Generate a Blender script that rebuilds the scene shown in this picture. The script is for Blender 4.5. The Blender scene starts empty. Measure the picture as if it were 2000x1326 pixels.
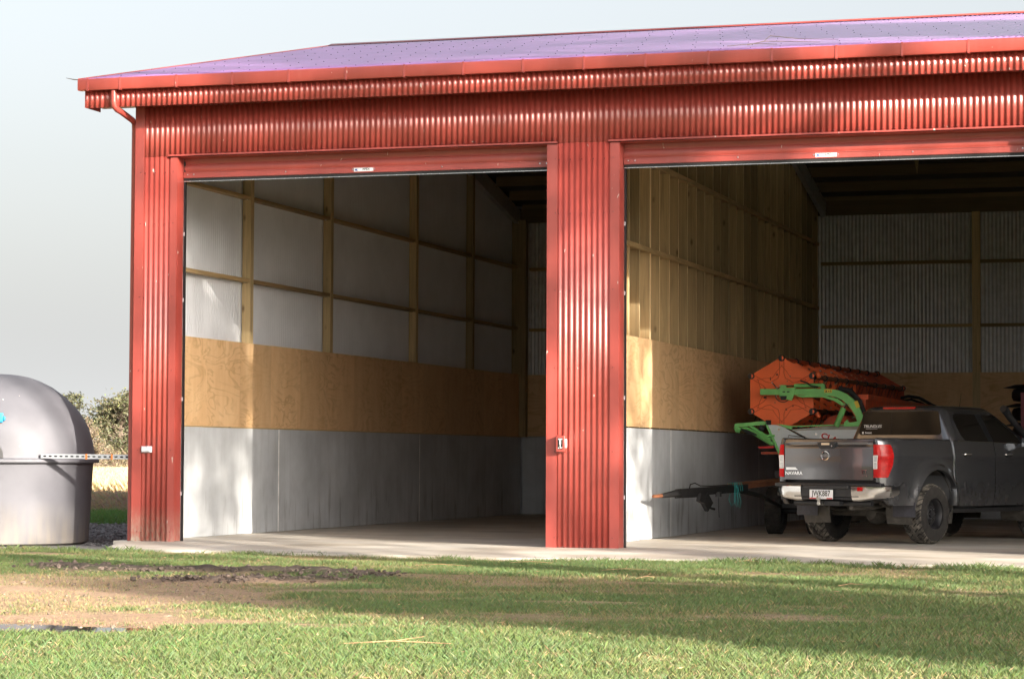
import bpy, bmesh, math, random
import numpy as np
from mathutils import Vector, Matrix
R = math.radians
rng = np.random.default_rng(7); random.seed(7)
SC = bpy.context.scene; COL = SC.collection

# ------------------------------------------------------------------ camera
cam_d = bpy.data.cameras.new('camera'); cam = bpy.data.objects.new('camera', cam_d); COL.objects.link(cam)
F_PX, YAW, PITCH, ROLL = 4818.9, 0.29515, 0.04778, 0.00429
cam_d.sensor_width = 36.0; cam_d.lens = 36.0 * F_PX / 2000.0; cam_d.clip_start = 0.1; cam_d.clip_end = 3000
cam.location = (14.6965, -30.6201, 1.15)
_fw = Vector((-math.sin(YAW)*math.cos(PITCH), math.cos(YAW)*math.cos(PITCH), math.sin(PITCH)))
_r = Vector((math.cos(YAW), math.sin(YAW), 0)); _u = _r.cross(_fw)
_r2 = _r*math.cos(ROLL) + _u*math.sin(ROLL); _u2 = -_r*math.sin(ROLL) + _u*math.cos(ROLL)
cam.rotation_euler = Matrix((_r2, _u2, -_fw)).transposed().to_euler()
SC.camera = cam

# ------------------------------------------------------------------ sun, sky, exposure
SUN = Vector((1.0, -0.66, 0.355)).normalized()          # towards the sun
ELEV = math.asin(SUN.z)
sd = bpy.data.lights.new('sun', 'SUN'); sd.energy = 5.0; sd.angle = R(0.55); sd.color = (1.0, 0.90, 0.76)
so = bpy.data.objects.new('sun', sd); COL.objects.link(so); so.location = (30, -20, 30)
so.rotation_euler = SUN.to_track_quat('Z', 'Y').to_euler()
W = bpy.data.worlds.new('World'); SC.world = W; W.use_nodes = True
wn = W.node_tree; wn.nodes.clear()
sky = wn.nodes.new('ShaderNodeTexSky'); sky.sky_type = 'NISHITA'; sky.sun_disc = False
sky.sun_elevation = ELEV; sky.sun_rotation = math.atan2(SUN.x, SUN.y); sky.air_density = 1.0; sky.dust_density = 8.0; sky.ozone_density = 1.2
hs = wn.nodes.new('ShaderNodeHueSaturation'); hs.inputs['Saturation'].default_value = 0.42; hs.inputs['Value'].default_value = 1.0
bg = wn.nodes.new('ShaderNodeBackground'); bg.inputs['Strength'].default_value = 0.105
wo = wn.nodes.new('ShaderNodeOutputWorld')
# pale milky haze, the same all round the horizon and thinning out upwards
tc = wn.nodes.new('ShaderNodeTexCoord'); sxyz = wn.nodes.new('ShaderNodeSeparateXYZ'); wn.links.new(tc.outputs['Generated'], sxyz.inputs[0])
def wmath(op, a, b):
    n_ = wn.nodes.new('ShaderNodeMath'); n_.operation = op
    for k_, v_ in enumerate((a, b)):
        if isinstance(v_, bpy.types.NodeSocket): wn.links.new(v_, n_.inputs[k_])
        else: n_.inputs[k_].default_value = v_
    return n_.outputs[0]
veil = wmath('POWER', math.e, wmath('MULTIPLY', wmath('MAXIMUM', sxyz.outputs[2], 0.0), -1/0.135))
hz_ = wn.nodes.new('ShaderNodeMix'); hz_.data_type = 'RGBA'; hz_.blend_type = 'ADD'; wn.links.new(veil, hz_.inputs[0])
hz_.inputs[7].default_value = (2.50, 2.54, 2.54, 1)
wn.links.new(sky.outputs[0], hs.inputs['Color']); wn.links.new(hs.outputs[0], hz_.inputs[6]); wn.links.new(hz_.outputs[2], bg.inputs[0]); wn.links.new(bg.outputs[0], wo.inputs[0])
SC.view_settings.view_transform = 'Standard'; SC.view_settings.look = 'None'; SC.view_settings.gamma = 1.0
SC.view_settings.exposure = 1.7
SC.render.engine = 'CYCLES'; SC.cycles.use_denoising = True; SC.cycles.max_bounces = 14; SC.cycles.diffuse_bounces = 10
SC.cycles.sample_clamp_indirect = 6

# ------------------------------------------------------------------ helpers
class MB:
    def __init__(s): s.v = []; s.f = []; s.sm = []; s.mi = []
    def add(s, vs, fs, smooth=False, mi=0):
        b = len(s.v); s.v += [tuple(map(float, q)) for q in vs]
        for f in fs: s.f.append(tuple(i+b for i in f)); s.sm.append(smooth); s.mi.append(mi)
        return s
    def box(s, x0, x1, y0, y1, z0, z1, mi=0):
        return s.add([(x0,y0,z0),(x1,y0,z0),(x1,y1,z0),(x0,y1,z0),(x0,y0,z1),(x1,y0,z1),(x1,y1,z1),(x0,y1,z1)],
              [(0,3,2,1),(4,5,6,7),(0,1,5,4),(1,2,6,5),(2,3,7,6),(3,0,4,7)], mi=mi)
    def beam(s, p, q, w, h, up=(0,0,1), mi=0):
        p = Vector(p); q = Vector(q); d = (q-p).normalized(); up = Vector(up)
        a = d.cross(up)
        if a.length < 1e-4: a = d.cross(Vector((1,0,0)))
        a.normalize(); b = a.cross(d); a *= w/2; b *= h/2
        vs = [p-a-b, p+a-b, p+a+b, p-a+b, q-a-b, q+a-b, q+a+b, q-a+b]
        return s.add(vs, [(0,3,2,1),(4,5,6,7),(0,1,5,4),(1,2,6,5),(2,3,7,6),(3,0,4,7)][::1], mi=mi)
    def tube(s, path, r, n=8, caps=True, mi=0):
        P = [Vector(p) for p in path]; rs = r if isinstance(r, (list, tuple)) else [r]*len(P)
        ref = None; rings = []
        for i, p in enumerate(P):
            d = (P[min(i+1, len(P)-1)] - P[max(i-1, 0)]).normalized()
            if ref is None:
                ref = d.cross(Vector((0,0,1)))
                if ref.length < 1e-3: ref = d.cross(Vector((1,0,0)))
            a = (ref - d*ref.dot(d)).normalized(); b = d.cross(a); ref = a
            rings.append([p + (a*math.cos(t) + b*math.sin(t))*rs[i] for t in [2*math.pi*k/n for k in range(n)]])
        vs = [v for rg in rings for v in rg]; fs = []
        for i in range(len(P)-1):
            for k in range(n):
                a = i*n+k; b = i*n+(k+1) % n; fs.append((a, b, b+n, a+n))
        s.add(vs, fs, True, mi)
        if caps: s.add(rings[0], [tuple(range(n))[::-1]], mi=mi); s.add(rings[-1], [tuple(range(n))], mi=mi)
        return s
    def lathe(s, prof, n=32, origin=(0,0,0), axis='z', mi=0, a0=0, a1=2*math.pi):
        full = abs(a1-a0-2*math.pi) < 1e-6; m = n if full else n+1
        vs = []; o = Vector(origin)
        for (r, h) in prof:
            for k in range(m):
                t = a0 + (a1-a0)*k/n; c, q = r*math.cos(t), r*math.sin(t)
                vs.append(o + Vector((c, q, h) if axis == 'z' else ((h, c, q) if axis == 'x' else (q, h, c))))
        fs = []
        for i in range(len(prof)-1):
            for k in range(n):
                a = i*m+k; b = i*m+(k+1) % m; fs.append((a, b, b+m, a+m))
        return s.add(vs, fs, True, mi)
    def prism(s, poly, d0, d1, plane='xz', mi=0):
        def P(a, b, d): return (a, d, b) if plane == 'xz' else ((d, a, b) if plane == 'yz' else (a, b, d))
        n = len(poly); vs = [P(a, b, d0) for a, b in poly] + [P(a, b, d1) for a, b in poly]
        fs = [tuple(range(n)), tuple(range(2*n-1, n-1, -1))] + [(i, i+n, (i+1) % n+n, (i+1) % n) for i in range(n)]
        return s.add(vs, fs, mi=mi)
    def grid(s, fn, us, vs_, smooth=True, mi=0):
        nu, nv = len(us), len(vs_); V = [fn(a, b) for b in vs_ for a in us]
        F = [(j*nu+i, j*nu+i+1, (j+1)*nu+i+1, (j+1)*nu+i) for j in range(nv-1) for i in range(nu-1)]
        return s.add(V, F, smooth, mi)
    def build(s, name, mats, parent=None, bevel=0, fixn=True, solid=0):
        me = bpy.data.meshes.new(name)
        off = Vector((0,0,0))
        if parent is not None:
            t = parent
            while t.parent: t = t.parent
            if not t.get('_local'): off = t.location
        me.from_pydata([(a-off.x, b-off.y, c-off.z) for a, b, c in s.v], [], s.f)
        me.polygons.foreach_set('use_smooth', s.sm)
        me.polygons.foreach_set('material_index', s.mi)
        for m in (mats if isinstance(mats, (list, tuple)) else [mats]): me.materials.append(m)
        if fixn:
            bm = bmesh.new(); bm.from_mesh(me); bmesh.ops.remove_doubles(bm, verts=bm.verts, dist=1e-5)
            bmesh.ops.recalc_face_normals(bm, faces=bm.faces); bm.to_mesh(me); bm.free()
        me.set_sharp_from_angle(angle=R(38))
        o = bpy.data.objects.new(name, me); COL.objects.link(o)
        if parent is not None: o.parent = parent
        if solid:
            md = o.modifiers.new('solid', 'SOLIDIFY'); md.thickness = solid; md.offset = -1
        if bevel:
            md = o.modifiers.new('bevel', 'BEVEL'); md.width = bevel; md.segments = 2; md.limit_method = 'ANGLE'; md.angle_limit = R(40)
        return o
def tag(o, label, cat, group=None):
    o['label'] = label; o['category'] = cat
    if group: o['group'] = group
    return o
def thing(name, label, cat, loc=(0,0,0), rz=0, group=None, local=False):
    o = bpy.data.objects.new(name, None); COL.objects.link(o); o.location = loc; o.rotation_euler = (0,0,rz)
    o.empty_display_size = 0.3
    if local: o['_local'] = 1
    return tag(o, label, cat, group)
def raw(name, V, Fc, mats, smooth=False, col=None, parent=None):
    me = bpy.data.meshes.new(name); V = np.asarray(V, np.float32); Fc = np.asarray(Fc, np.int32)
    k = Fc.shape[1]
    me.vertices.add(len(V)); me.vertices.foreach_set('co', V.ravel())
    me.loops.add(Fc.size); me.loops.foreach_set('vertex_index', Fc.ravel())
    me.polygons.add(len(Fc)); me.polygons.foreach_set('loop_start', np.arange(0, Fc.size, k, dtype=np.int32))
    me.polygons.foreach_set('use_smooth', np.full(len(Fc), smooth))
    me.update(calc_edges=True)
    if col is not None:
        ca = me.color_attributes.new('Col', 'FLOAT_COLOR', 'POINT')
        c4 = np.ones((len(V), 4), np.float32); c4[:, :3] = col; ca.data.foreach_set('color', c4.ravel())
    for m in (mats if isinstance(mats, (list, tuple)) else [mats]): me.materials.append(m)
    me.validate()
    o = bpy.data.objects.new(name, me); COL.objects.link(o)
    if parent is not None: o.parent = parent
    return o
def text(body, size, loc, rot, mat, parent=None, ext=0.001, name='lettering', align='CENTER', bold=0.0, shear=0, sx=1):
    c = bpy.data.curves.new(name, 'FONT'); c.body = body; c.size = size; c.extrude = ext; c.align_x = align; c.align_y = 'CENTER'
    c.offset = bold; c.shear = shear; c.materials.append(mat); c.resolution_u = 3
    o = bpy.data.objects.new(name, c); COL.objects.link(o); o.rotation_euler = rot; o.scale = (sx, 1, 1)
    l = Vector(loc)
    if parent is not None:
        o.parent = parent; t = parent
        while t.parent: t = t.parent
        if not t.get('_local'): l = l - t.location
    o.location = l
    me = bpy.data.meshes.new_from_object(o); me.name = name; q = bpy.data.objects.new(name, me); COL.objects.link(q)
    q.parent = o.parent; q.location = o.location; q.rotation_euler = o.rotation_euler; q.scale = o.scale
    bpy.data.objects.remove(o); bpy.data.curves.remove(c); return q
_lat = {}
def vnoise(x, y, s=0):
    if s not in _lat: _lat[s] = np.random.default_rng(1000+s).random((256, 256))
    g = _lat[s]; xi = np.floor(x).astype(int); yi = np.floor(y).astype(int); fx = x-xi; fy = y-yi
    fx = fx*fx*(3-2*fx); fy = fy*fy*(3-2*fy); a = lambda i, j: g[(xi+i) % 256, (yi+j) % 256]
    return (a(0,0)*(1-fx)+a(1,0)*fx)*(1-fy) + (a(0,1)*(1-fx)+a(1,1)*fx)*fy
def fbm(x, y, s=0, o=4):
    r = 0; w = .5; t = 0
    for k in range(o): r = r + w*vnoise(x*2**k+17.3*k, y*2**k+5.1*k, s+k); t += w; w *= .5
    return r/t
def sstep(a, b, x): t = np.clip((x-a)/(b-a), 0, 1); return t*t*(3-2*t)

# ------------------------------------------------------------------ materials
class NT:
    def __init__(s, name):
        s.m = bpy.data.materials.new(name); s.m.use_nodes = True; s.t = s.m.node_tree; s.b = s.t.nodes['Principled BSDF']
    def n(s, typ, **kw):
        o = s.t.nodes.new('ShaderNode'+typ)
        for k, v in kw.items():
            if k[0] == '_': setattr(o, k[1:], v)
            else:
                i = o.inputs[int(k[1:])] if k[0] == 'i' and k[1:].isdigit() else o.inputs[k.replace('__', ' ')]
                if isinstance(v, bpy.types.NodeSocket): s.t.links.new(v, i)
                else: i.default_value = v
        return o
    def pos(s, sc=(1,1,1)):
        g = s.n('NewGeometry').outputs['Position']
        return s.n('VectorMath', _operation='MULTIPLY', i0=g, i1=sc).outputs[0]
    def noise(s, sc=(1,1,1), scale=5, detail=4, rough=.55, dist=0):
        return s.n('TexNoise', Vector=s.pos(sc), Scale=scale, Detail=detail, Roughness=rough, Distortion=dist).outputs['Fac']
    def ramp(s, fac, stops):
        o = s.n('ValToRGB', Fac=fac); e = o.color_ramp.elements
        while len(e) < len(stops): e.new(.5)
        for k, (p, c) in enumerate(stops): e[k].position = p; e[k].color = (*c, 1) if len(c) == 3 else c
        return o.outputs[0]
    def mix(s, a, b, f, mode='MIX'):
        o = s.n('Mix', _data_type='RGBA', _blend_type=mode)
        for i, v in ((0, f), (6, a), (7, b)):
            if isinstance(v, bpy.types.NodeSocket): s.t.links.new(v, o.inputs[i])
            else: o.inputs[i].default_value = v if i == 0 else (*v, 1)
        return o.outputs[2]
    def math(s, op, a, b=0, clamp=False): return s.n('Math', _operation=op, _use_clamp=clamp, i0=a, i1=b).outputs[0]
    def val(s, c, f): return s.n('HueSaturation', Color=c, Value=f).outputs[0]
    def bump(s, h, st=.3, d=.01): s.t.links.new(s.n('Bump', Strength=st, Distance=d, Height=h).outputs[0], s.b.inputs['Normal'])
    def out(s, color=None, rough=None, metal=0, spec=None, coat=0, coatr=.05):
        for k, v in (('Base Color', color), ('Roughness', rough), ('Metallic', metal), ('Specular IOR Level', spec), ('Coat Weight', coat), ('Coat Roughness', coatr)):
            if v is None: continue
            i = s.b.inputs[k]
            if isinstance(v, bpy.types.NodeSocket): s.t.links.new(v, i)
            else: i.default_value = (*v, 1) if isinstance(v, tuple) else v
        return s.m
def simple(name, c, rough=.5, metal=0, var=.18, scale=6, spec=None, coat=0, bump=0):
    t = NT(name); nz = t.noise(scale=scale, detail=5)
    a = tuple(x*(1-var) for x in c); b = tuple(min(1, x*(1+var)) for x in c)
    col = t.ramp(nz, [(.3, a), (.7, b)])
    if bump: t.bump(t.noise(scale=scale*8), bump, .005)
    r2 = t.n('MapRange', Value=nz, From__Min=.3, From__Max=.7, To__Min=max(0, rough-.06), To__Max=min(1, rough+.06)).outputs[0]
    return t.out(col, r2, metal, spec, coat)
def red_steel(name, c=(.37, .060, .047), dusty=False, rough=.30):
    t = NT(name); nz = t.noise(scale=1.3, detail=4)
    col = t.ramp(nz, [(.3, tuple(x*.9 for x in c)), (.7, tuple(min(1, x*1.1) for x in c))])
    streak = t.noise((9, 9, .5), scale=1, detail=3)
    col = t.mix(col, (c[0]*1.15, c[1]*2.0, c[2]*2.3), t.math('MULTIPLY', t.math('SUBTRACT', streak, .5, True), .9, True))
    # tiny pale scuffs and droppings
    ch = t.noise((16, 16, 5), scale=1, detail=2, rough=.6, dist=.6)
    chm = t.ramp(ch, [(.735, (0,0,0)), (.755, (1,1,1))])
    col = t.mix(col, (.62, .52, .48), chm)
    if dusty:
        z = t.n('SeparateXYZ', Vector=t.pos()).outputs[2]; x = t.n('SeparateXYZ', Vector=t.pos()).outputs[0]
        hgt = t.n('MapRange', Value=z, From__Min=.48, From__Max=-.02, To__Min=0, To__Max=1).outputs[0]
        lf = t.n('MapRange', Value=x, From__Min=.9, From__Max=.05, To__Min=.3, To__Max=1).outputs[0]
        d = t.math('MULTIPLY', t.math('MULTIPLY', hgt, lf), t.n('MapRange', Value=t.noise((30,30,12), scale=1, detail=6), From__Min=.3, From__Max=.6).outputs[0], True)
        col = t.mix(col, (.40, .34, .27), d)
    return t.out(col, rough+.08, 0, .85, .16, .36)
RED = red_steel('painted_steel_red'); REDD = red_steel('painted_steel_red_dusty', dusty=True)
ROOFR = red_steel('roof_steel_sky_mauve', (.24, .125, .29), rough=.26)  # mauve base paints the reflected sky into the red roof steel
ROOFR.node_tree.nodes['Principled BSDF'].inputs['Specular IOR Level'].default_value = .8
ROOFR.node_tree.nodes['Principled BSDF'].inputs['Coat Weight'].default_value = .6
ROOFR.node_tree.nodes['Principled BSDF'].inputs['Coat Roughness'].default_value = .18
GREYB = simple('steel_grey_backing', (.68, .70, .75), .5, 0, .06, 2)
ZINC = simple('zinc_steel', (.62, .62, .64), .34, .55, .12, 6)
BRIGHT = simple('bright_steel', (.62, .62, .63), .25, .9, .1, 20)
BLACKR = simple('black_rubber', (.02, .02, .022), .75, 0, .3, 10)
BLACKP = simple('black_plastic', (.018, .019, .022), .42, 0, .2, 12)
def timber(name, grain, c=(.62, .46, .25), knots=True):
    t = NT(name); oi = t.n('ObjectInfo').outputs['Random']
    seed = t.n('CombineXYZ', X=t.math('MULTIPLY', oi, 37), Y=t.math('MULTIPLY', oi, 11), Z=t.math('MULTIPLY', oi, 71)).outputs[0]
    sc = {'z': (14, 14, .7), 'y': (14, .7, 14), 'x': (.7, 14, 14)}[grain]
    p = t.n('VectorMath', _operation='ADD', i0=t.pos(sc), i1=seed).outputs[0]
    g = t.n('TexNoise', Vector=p, Scale=1.6, Detail=5, Roughness=.6, Distortion=.7).outputs['Fac']
    col = t.ramp(g, [(.25, tuple(x*.66 for x in c)), (.5, c), (.75, tuple(x*1.22 for x in c))])
    if knots:
        ks = {'z': (5, 5, 2.2), 'y': (5, 2.2, 5), 'x': (2.2, 5, 5)}[grain]
        pk = t.n('VectorMath', _operation='ADD', i0=t.pos(ks), i1=seed).outputs[0]
        vo = t.n('TexVoronoi', Vector=pk, Scale=1.0, Randomness=1.0)
        k1 = t.ramp(vo.outputs['Distance'], [(.04, (1,1,1)), (.16, (0,0,0))])
        sel = t.ramp(t.n('SeparateColor', Color=vo.outputs['Color']).outputs[0], [(.55, (0,0,0)), (.6, (1,1,1))])
        col = t.mix(col, (.10, .05, .02), t.math('MULTIPLY', k1, t.math('MULTIPLY', sel, .85)))
    gs = t.noise(scale=.9, detail=2); col = t.mix(col, (.30, .27, .15), t.math('MULTIPLY', gs, .3))
    col = t.val(col, t.n('MapRange', Value=oi, To__Min=.60, To__Max=1.2).outputs[0])
    t.bump(g, .15, .004)
    return t.out(col, .62, 0, .3)
TIM_Z = timber('treated_pine_upright', 'z'); TIM_S = timber('shaded_pine_face', 'z', (.46,.335,.18)); TIM_E = timber('lit_pine_edge', 'z', (.92,.72,.42), False); TIM_Y = timber('treated_pine_along', 'y', (.46,.31,.15)); TIM_X = timber('treated_pine_across', 'x', (.44,.30,.14))  # stud faces darkened and edges lightened: the light on the edges is painted in
TIM_DK = timber('treated_pine_rafter', 'x', (.22, .14, .075), False)
def plywood(name, axis):
    t = NT(name); oi = t.n('ObjectInfo').outputs['Random']
    seed = t.n('CombineXYZ', X=t.math('MULTIPLY', oi, 31), Y=t.math('MULTIPLY', oi, 17), Z=t.math('MULTIPLY', oi, 53)).outputs[0]
    p = t.n('VectorMath', _operation='ADD', i0=t.pos((1.1, 1.1, 3.4)), i1=seed).outputs[0]
    n1 = t.n('TexNoise', Vector=p, Scale=.9, Detail=3, Roughness=.5, Distortion=1.0).outputs['Fac']
    w = t.math('SINE', t.math('MULTIPLY', n1, 46)); w2 = t.math('POWER', t.math('MULTIPLY', t.math('ADD', w, 1), .5), 4)
    msk = t.ramp(t.noise((1.1,1.1,.5), scale=1.2, detail=2), [(.4, (.25,)*3), (.62, (1,)*3)])
    col = t.ramp(t.noise((2,2,.6), scale=2.5, detail=4), [(.3, (.77, .49, .255)), (.7, (.87, .60, .345))])
    col = t.mix(col, (.42, .22, .075), t.math('MULTIPLY', t.math('MULTIPLY', w2, msk), .42))
    fine = t.noise((60, 60, 2), scale=1, detail=3); col = t.mix(col, (.35, .2, .09), t.math('MULTIPLY', fine, .22))
    col = t.val(col, t.n('MapRange', Value=oi, To__Min=.9, To__Max=1.08).outputs[0])
    return t.out(col, .55, 0, .3)
PLY = plywood('plywood_face', 'y')
def concrete(name, c=(.30,.30,.30), stains=True, floor=False):
    t = NT(name); n1 = t.noise(scale=.9, detail=6, rough=.6); n2 = t.noise((7,7,.6), scale=1, detail=5)
    col = t.ramp(n1, [(.3, tuple(x*.78 for x in c)), (.7, tuple(x*1.18 for x in c))])
    if floor:
        d = t.ramp(t.noise((.5,1.4,1), scale=1.0, detail=6), [(.42, (0,0,0)), (.68, (1,1,1))])
        col = t.mix(col, (.34, .27, .19), t.math('MULTIPLY', d, .55))
        sp = t.ramp(t.noise(scale=55, detail=2), [(.70, (0,0,0)), (.74, (1,1,1))]); col = t.mix(col, (.5,.46,.4), t.math('MULTIPLY', sp, .6))
    else:
        col = t.mix(col, tuple(x*.7 for x in c), t.math('MULTIPLY', t.math('SUBTRACT', n2, .45, True), 1.3, True))
    if stains:
        z = t.n('SeparateXYZ', Vector=t.pos()).outputs[2]
        low = t.n('MapRange', Value=z, From__Min=.95, From__Max=.25, To__Min=0, To__Max=1).outputs[0]
        st = t.ramp(t.noise((5,5,.9), scale=1, detail=4), [(.55, (0,0,0)), (.68, (1,1,1))])
        col = t.mix(col, (.085, .08, .078), t.math('MULTIPLY', t.math('MULTIPLY', st, low), .5))
        sk = t.ramp(t.noise((22,22,5), scale=1, detail=2, dist=.5), [(.74, (0,0,0)), (.76, (1,1,1))])
        col = t.mix(col, (.55,.54,.52), sk)
    t.bump(t.noise(scale=40, detail=4), .12, .004)
    return t.out(col, .8 if not floor else .62, 0, .3)
CONC = concrete('concrete_panel_grey', (.54, .565, .60)); SLAB = concrete('concrete_floor', (.57, .535, .485), False, True)
SEAL = simple('sealant_grey', (.85,.85,.85), .6)
def veh_paint():
    t = NT('charcoal_metallic_paint'); c = t.ramp(t.noise(scale=900, detail=1), [(.3, (.10,.103,.114)), (.7, (.145,.149,.163))])
    z = t.n('SeparateXYZ', Vector=t.pos()).outputs[2]
    h = t.n('MapRange', Value=z, From__Min=.90, From__Max=.55, To__Min=0, To__Max=1).outputs[0]
    d = t.math('MULTIPLY', h, t.ramp(t.noise((5,5,3.5), scale=1, detail=7, rough=.7), [(.44, (0,0,0)), (.62, (1,1,1))]))
    c = t.mix(c, (.17,.155,.135), t.math('MULTIPLY', d, .16))
    rg = t.n('MapRange', Value=d, To__Min=.24, To__Max=.45).outputs[0]
    return t.out(c, rg, .72, .5, t.n('MapRange', Value=d, To__Min=1, To__Max=.1).outputs[0], .04)
PAINT = veh_paint()
def glass_dark():
    t = NT('tinted_glass'); return t.out(t.ramp(t.noise(scale=3), [(.3, (.010,.009,.008)), (.7, (.018,.016,.014))]), .035, 0, .12)
GLASS = glass_dark()
CHROME = simple('chrome', (.66,.66,.66), .10, 1.0, .06, 8)
CHROMED = simple('chrome_bumper_brushed', (.60,.60,.60), .17, 1.0, .08, 4)
REDLENS = simple('red_lens', (.45,.006,.006), .22, 0, .25, 25, .3, 0)
CLEARLENS = simple('clear_lens', (.62,.64,.66), .12, .2, .2, 40, .6, .6)
WHITEP = simple('white_print', (.80,.80,.80), .5, 0, .03)
PLATEW = simple('plate_white', (.78,.80,.83), .35, 0, .03)
BLKP = simple('black_print', (.012,.012,.012), .5)
BLUEP = simple('blue_print', (.03,.08,.30), .5)
def tyre_mat(name, dusty):
    t = NT(name); d = t.ramp(t.noise(scale=11, detail=6), [(.35, (0,0,0)), (.62, (1,1,1))])
    c = t.mix((.022,.021,.021), (.21,.19,.165), t.math('MULTIPLY', d, dusty)); t.bump(t.noise(scale=60), .3, .004)
    return t.out(c, .85, 0, .25)
TYRE = tyre_mat('tyre_rubber', .06); TREAD = tyre_mat('tyre_tread_dusty', .9); TYREOLD = tyre_mat('trailer_tyre', .12)
RIMB = simple('black_steel_rim', (.020,.020,.023), .38, .1, .25, 12)
UNDER = simple('dusty_underbody', (.10,.092,.082), .7, .2, .4, 9)
ORANGE = simple('harvester_orange', (.98,.165,.04), .42, 0, .1, 4)
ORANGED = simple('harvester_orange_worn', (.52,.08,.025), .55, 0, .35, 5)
GREEN = simple('harvester_green', (.20,.58,.17), .42, 0, .14, 5)
LGREY = simple('panel_light_grey', (.62,.67,.70), .45, 0, .06, 3)
DUSTG = simple('dusty_edge', (.36,.34,.30), .7, 0, .15, 6)
YELLOW = simple('yellow_sticker', (.70,.52,.05), .5, 0, .05)
REDPR = simple('red_print', (.55,.02,.02), .5, 0, .05)
RUST = simple('rusty_steel', (.24,.095,.045), .7, .2, .4, 9)
DARKST = simple('dark_steel', (.03,.03,.032), .5, .4, .4, 9)
MAGENTA = simple('maroon_frame_paint', (.23,.02,.05), .45, 0, .1)
TEAL = simple('teal_rope', (.03,.30,.30), .7, 0, .2)
def tank_mat():
    t = NT('tank_plastic'); c = t.ramp(t.noise(scale=1.2, detail=5), [(.3, (.105,.106,.125)), (.7, (.14,.142,.165))])
    z = t.n('SeparateXYZ', Vector=t.pos()).outputs[2]
    h = t.n('MapRange', Value=z, From__Min=.55, From__Max=-.1, To__Min=0, To__Max=1).outputs[0]
    d = t.math('MULTIPLY', h, t.n('MapRange', Value=t.noise((10,10,1.5), scale=1, detail=6), From__Min=.25, From__Max=.6).outputs[0])
    c = t.mix(c, (.28,.24,.18), t.math('MULTIPLY', d, .5))
    sp = t.ramp(t.noise((16,16,6), scale=1, detail=2, dist=.4), [(.75, (0,0,0)), (.77, (1,1,1))]); c = t.mix(c, (.55,.52,.48), sp)
    t.bump(t.noise(scale=70), .08, .003)
    return t.out(c, .6, 0, .4)
TANK = tank_mat()
BLUE = simple('blue_plastic', (.02,.26,.60), .4)
PALE = simple('pale_plastic', (.62,.63,.68), .35, 0, .04)
def colattr(name, rough=.8, trans=0, noise_amt=.25, scale=30, bump=0):
    t = NT(name); a = t.n('Attribute', _attribute_name='Col').outputs['Color']
    c = t.val(a, t.n('MapRange', Value=t.noise(scale=scale, detail=6), From__Min=.25, From__Max=.75, To__Min=1-noise_amt, To__Max=1+noise_amt).outputs[0])
    if bump: t.bump(t.noise(scale=scale, detail=7, rough=.65), bump, .03)
    t.out(c, rough, 0, .25)
    if trans:
        tr = t.n('BsdfTranslucent', Color=c); mx = t.n('MixShader', i0=trans); o = t.t.nodes['Material Output']
        t.t.links.new(t.b.outputs[0], mx.inputs[1]); t.t.links.new(tr.outputs[0], mx.inputs[2]); t.t.links.new(mx.outputs[0], o.inputs['Surface'])
    return t.m
GROUND = colattr('ground_soil_and_turf', .95, 0, .35, 28, .6); BLADE = colattr('grass_blade', .55, .3, .05, 3)
SOIL = colattr('clod_soil', .95, 0, .35, 40, .4)
LEAF = colattr('tree_leaf', .6, .25, .08, 3)
BARK = simple('bark', (.13,.10,.075), .9, 0, .35, 8, bump=.4)
PALEBARK = simple('gum_bark', (.30,.25,.20), .8, 0, .3, 4, bump=.3)
WATER = NT('puddle_water').out((.02,.018,.015), .03, 0, .5)
GRAVEL = colattr('gravel_stone', .9, 0, .3, 60)
DRYL = simple('dry_leaf', (.36,.22,.12), .7, 0, .4, 20)

# ------------------------------------------------------------------ the ground
def slab_front(x): return -0.95 - .75*sstep(0.2, 4.0, x) - .12*np.sin(x*1.3) - .22*sstep(9, 12, x) + .06*np.sin(x*4.1)
def dirt_mask(x, y):
    n = fbm(x*.9, y*.9, 3); n2 = fbm(x*3.1, y*3.1, 9)
    m = sstep(.40, .74, n*.55 + n2*.32 + .70*np.exp(-(((x-3.6)/2.6)**2 + ((y+10.3)/2.6)**2)) + .55*np.exp(-(((x-6.1)/1.2)**2+((y+13.6)/1.1)**2)) - .05)
    m = np.maximum(m, .75*sstep(.52, .68, fbm(x*.55+4, y*1.2, 21))*sstep(-14.5, -11, y))
    return np.clip(m, 0, 1)
def mud_mask(x, y):
    yc = -5.6 - .12*(x-1.5) + .25*np.sin(x*1.7); a = np.exp(-((y-yc)/.42)**2)*sstep(1.0, 1.8, x)*(1-sstep(5.2, 6.6, x))
    yc2 = -7.6 + .35*(x-4.6); b = .8*np.exp(-((y-yc2)/.4)**2)*sstep(3.6, 4.4, x)*(1-sstep(5.4, 6.3, x))
    return np.clip(a+b, 0, 1)*sstep(.25, .5, fbm(x*2.3, y*2.3, 40)+.2)
xs = np.unique(np.concatenate([np.linspace(-900,-60,15), np.linspace(-60,-3,39), np.arange(-3,17.01,.06), np.linspace(17,60,30), np.linspace(60,900,15)]))
ys = np.unique(np.concatenate([np.linspace(-900,-60,12), np.linspace(-60,-20,28), np.arange(-20,.61,.06), np.linspace(.6,30,50), np.linspace(30,140,45), np.linspace(140,1200,24)]))
X, Y = np.meshgrid(xs, ys); X = X.ravel(); Y = Y.ravel()
near = (X > -3.1) & (X < 17.1) & (Y > -20.1) & (Y < .7)
Z = np.full(X.shape, -.10); Z = Z + near*(.05*(fbm(X*.8, Y*.8, 5)-.5) + .02*(fbm(X*5, Y*5, 6)-.5))
dm = dirt_mask(X, Y); mm = mud_mask(X, Y)*near
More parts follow.
